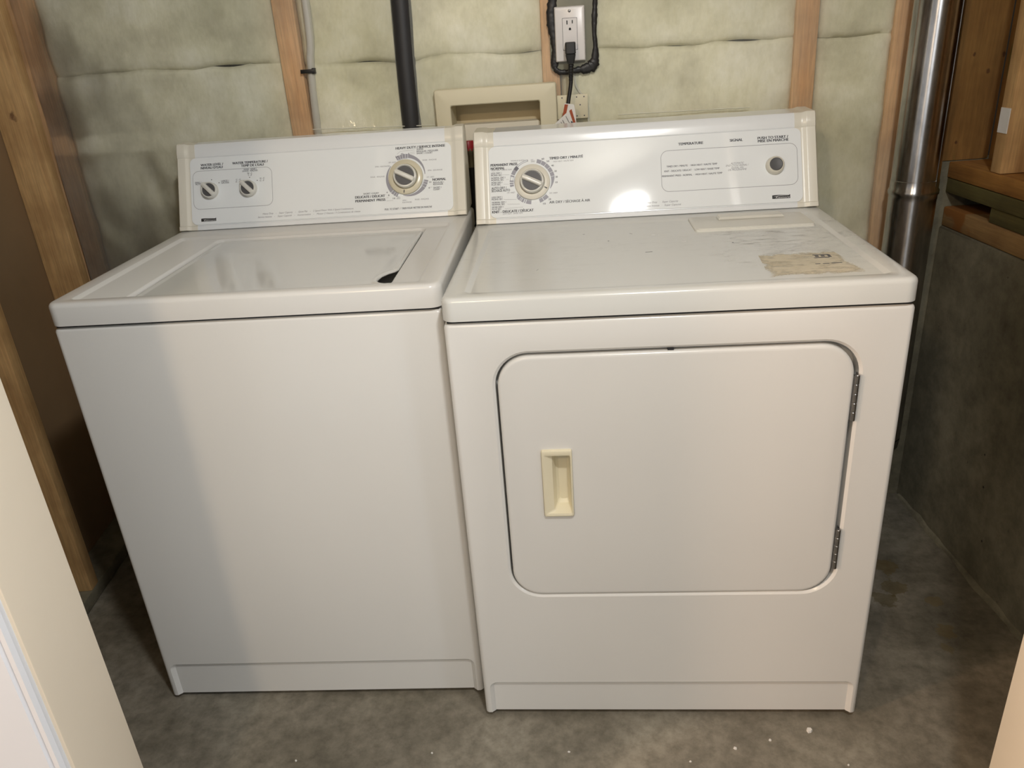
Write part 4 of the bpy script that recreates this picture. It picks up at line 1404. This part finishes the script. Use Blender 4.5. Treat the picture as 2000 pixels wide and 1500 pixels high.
# console
fa, fn = console(dryer, W, 0.520, 0.922, 0.675, 0.0035)
fb = {k: Flat() for k in ('ink', 'ink_mid', 'ink_grey', 'ink_band', 'ink_navy')}
for tx, stl, u, w, L in TEXT_D:
    if stl in 'bn':
        one = Flat()
        add_text(one, tx, stl, u, w, L, fn)
        one.build('printed_title', M['ink'], fa)
    else:
        add_text(fb[INK[stl]], tx, stl, u, w, L, fn)
add_outline(fb['ink_grey'], 0.4073, 0.6928, 0.0320, 0.1208, 0.016, 0.0008, fn)
cu, cw = 0.1300, 0.0715
for a0_, a1_ in ((76, 63.5), (62.5, 50.5), (49.5, 37), (36, 24), (23, 12), (-46, -60), (-61.5, -72), (-216, -227), (226, 233), (234, 236.5), (238, 244), (246, 249), (251, 265), (134, 158), (160, 164), (174, 178), (180, 184), (185.5, 191)):
    add_arc(fb['ink_band'], cu, cw, 0.0412, 0.0496, a0_, a1_, fn)
add_arc(fb['ink_band'], cu, cw, 0.0412, 0.0496, 11, -24, fn, taper=True)
add_arc(fb['ink_band'], cu, cw, 0.0412, 0.0496, 225, 216, fn, taper=True)
for r0, r1, a0_, a1_ in ((0.0480, 0.0490, 133, 101), (0.0450, 0.0460, 133, 101), (0.0450, 0.0490, 102, 100), (0.0480, 0.0490, 174, 164), (0.0425, 0.0432, 174, 164)):
    add_arc(fb['ink_band'], cu, cw, r0, r1, a0_, a1_, fn)
for a0_, a1_ in ((161, 183), (228, 250)):
    add_arc(fb['ink_navy'], cu, cw, 0.0398, 0.0403, a0_, a1_, fn)
for u0, w0, u1, w1 in ((0.064, 0.0895, 0.080, 0.0890), (0.073, 0.0790, 0.078, 0.0788), (0.067, 0.0690, 0.078, 0.0685), (0.066, 0.0360, 0.094, 0.0345), (0.074, 0.0250, 0.101, 0.0240), (0.068, 0.0155, 0.108, 0.0170)):
    add_line(fb['ink_grey'], u0, w0, u1, w1, 0.0004, fn)
for k, nm in (('ink', 'tick_marks'), ('ink_mid', 'small_lettering'), ('ink_grey', 'grey_lettering'), ('ink_band', 'dial_bands'), ('ink_navy', 'blue_arcs')):
    if fb[k].v:
        fb[k].build(nm, M[k], fa)['kind'] = 'stuff'
logo(fa, fn, 0.6377, 0.6748, 0.0043, 0.0122)
dial(dryer, fn, 'cycle_dial', 0.1298, 0.0700, 0.0388, 0.0262, -26, -27, M['cream'])
bm = bmesh.new()
lathe_pts(bm, [(0.0192, 0.0003), (0.0196, 0.0015), (0.0180, 0.0100), (0.0160, 0.0140), (0.0146, 0.0148), (0.0138, 0.0138)], 36, lambda p, q, h: fn(0.6455 + p, 0.0745 + q, h))
sb = bm_obj('start_button', bm, M['cream'], dryer)
bm = bmesh.new()
lathe_pts(bm, [(0.0136, 0.0130), (0.0134, 0.0148), (0.0118, 0.0158), (0.006, 0.0150), (0.002, 0.0147)], 32, lambda p, q, h: fn(0.6455 + p, 0.0745 + q, h))
bm_obj('grey_cap', bm, M['knob_grey'], sb)

# ------------------------------------------------------------------ flecks of plaster on the floor
random.seed(11)
CH = [(0.64, -0.032, 0.0085), (0.49, -0.075, 0.005), (0.56, -0.055, 0.004), (0.40, -0.105, 0.003), (0.17, -0.085, 0.003), (0.21, -0.135, 0.004), (0.29, -0.125, 0.003), (0.19, -0.165, 0.003),
      (0.58, -0.125, 0.003), (0.55, -0.15, 0.003), (0.69, -0.11, 0.003), (0.40, -0.14, 0.003), (-0.10, -0.09, 0.0028), (-0.37, -0.11, 0.003)]
for x, y, r in CH:
    n = 6
    top = [(r * random.uniform(0.55, 1.0) * math.cos(k * 2 * math.pi / n), r * random.uniform(0.5, 0.9) * math.sin(k * 2 * math.pi / n)) for k in range(n)]
    o = loops_obj('plaster_fleck', [[(p[0], p[1], 0.0) for p in top], [(p[0] * 0.8, p[1] * 0.8, r * 0.5) for p in top]], M['paper'], None, True, True, 20)
    o.location = (x, y, 0.0)
    big = r > 0.008
    tag(o, 'largest white plaster crumb on the floor in front of the dryer' if big else 'tiny white plaster fleck on the concrete floor in front of the appliances',
        'debris', 'white flecks on the floor')
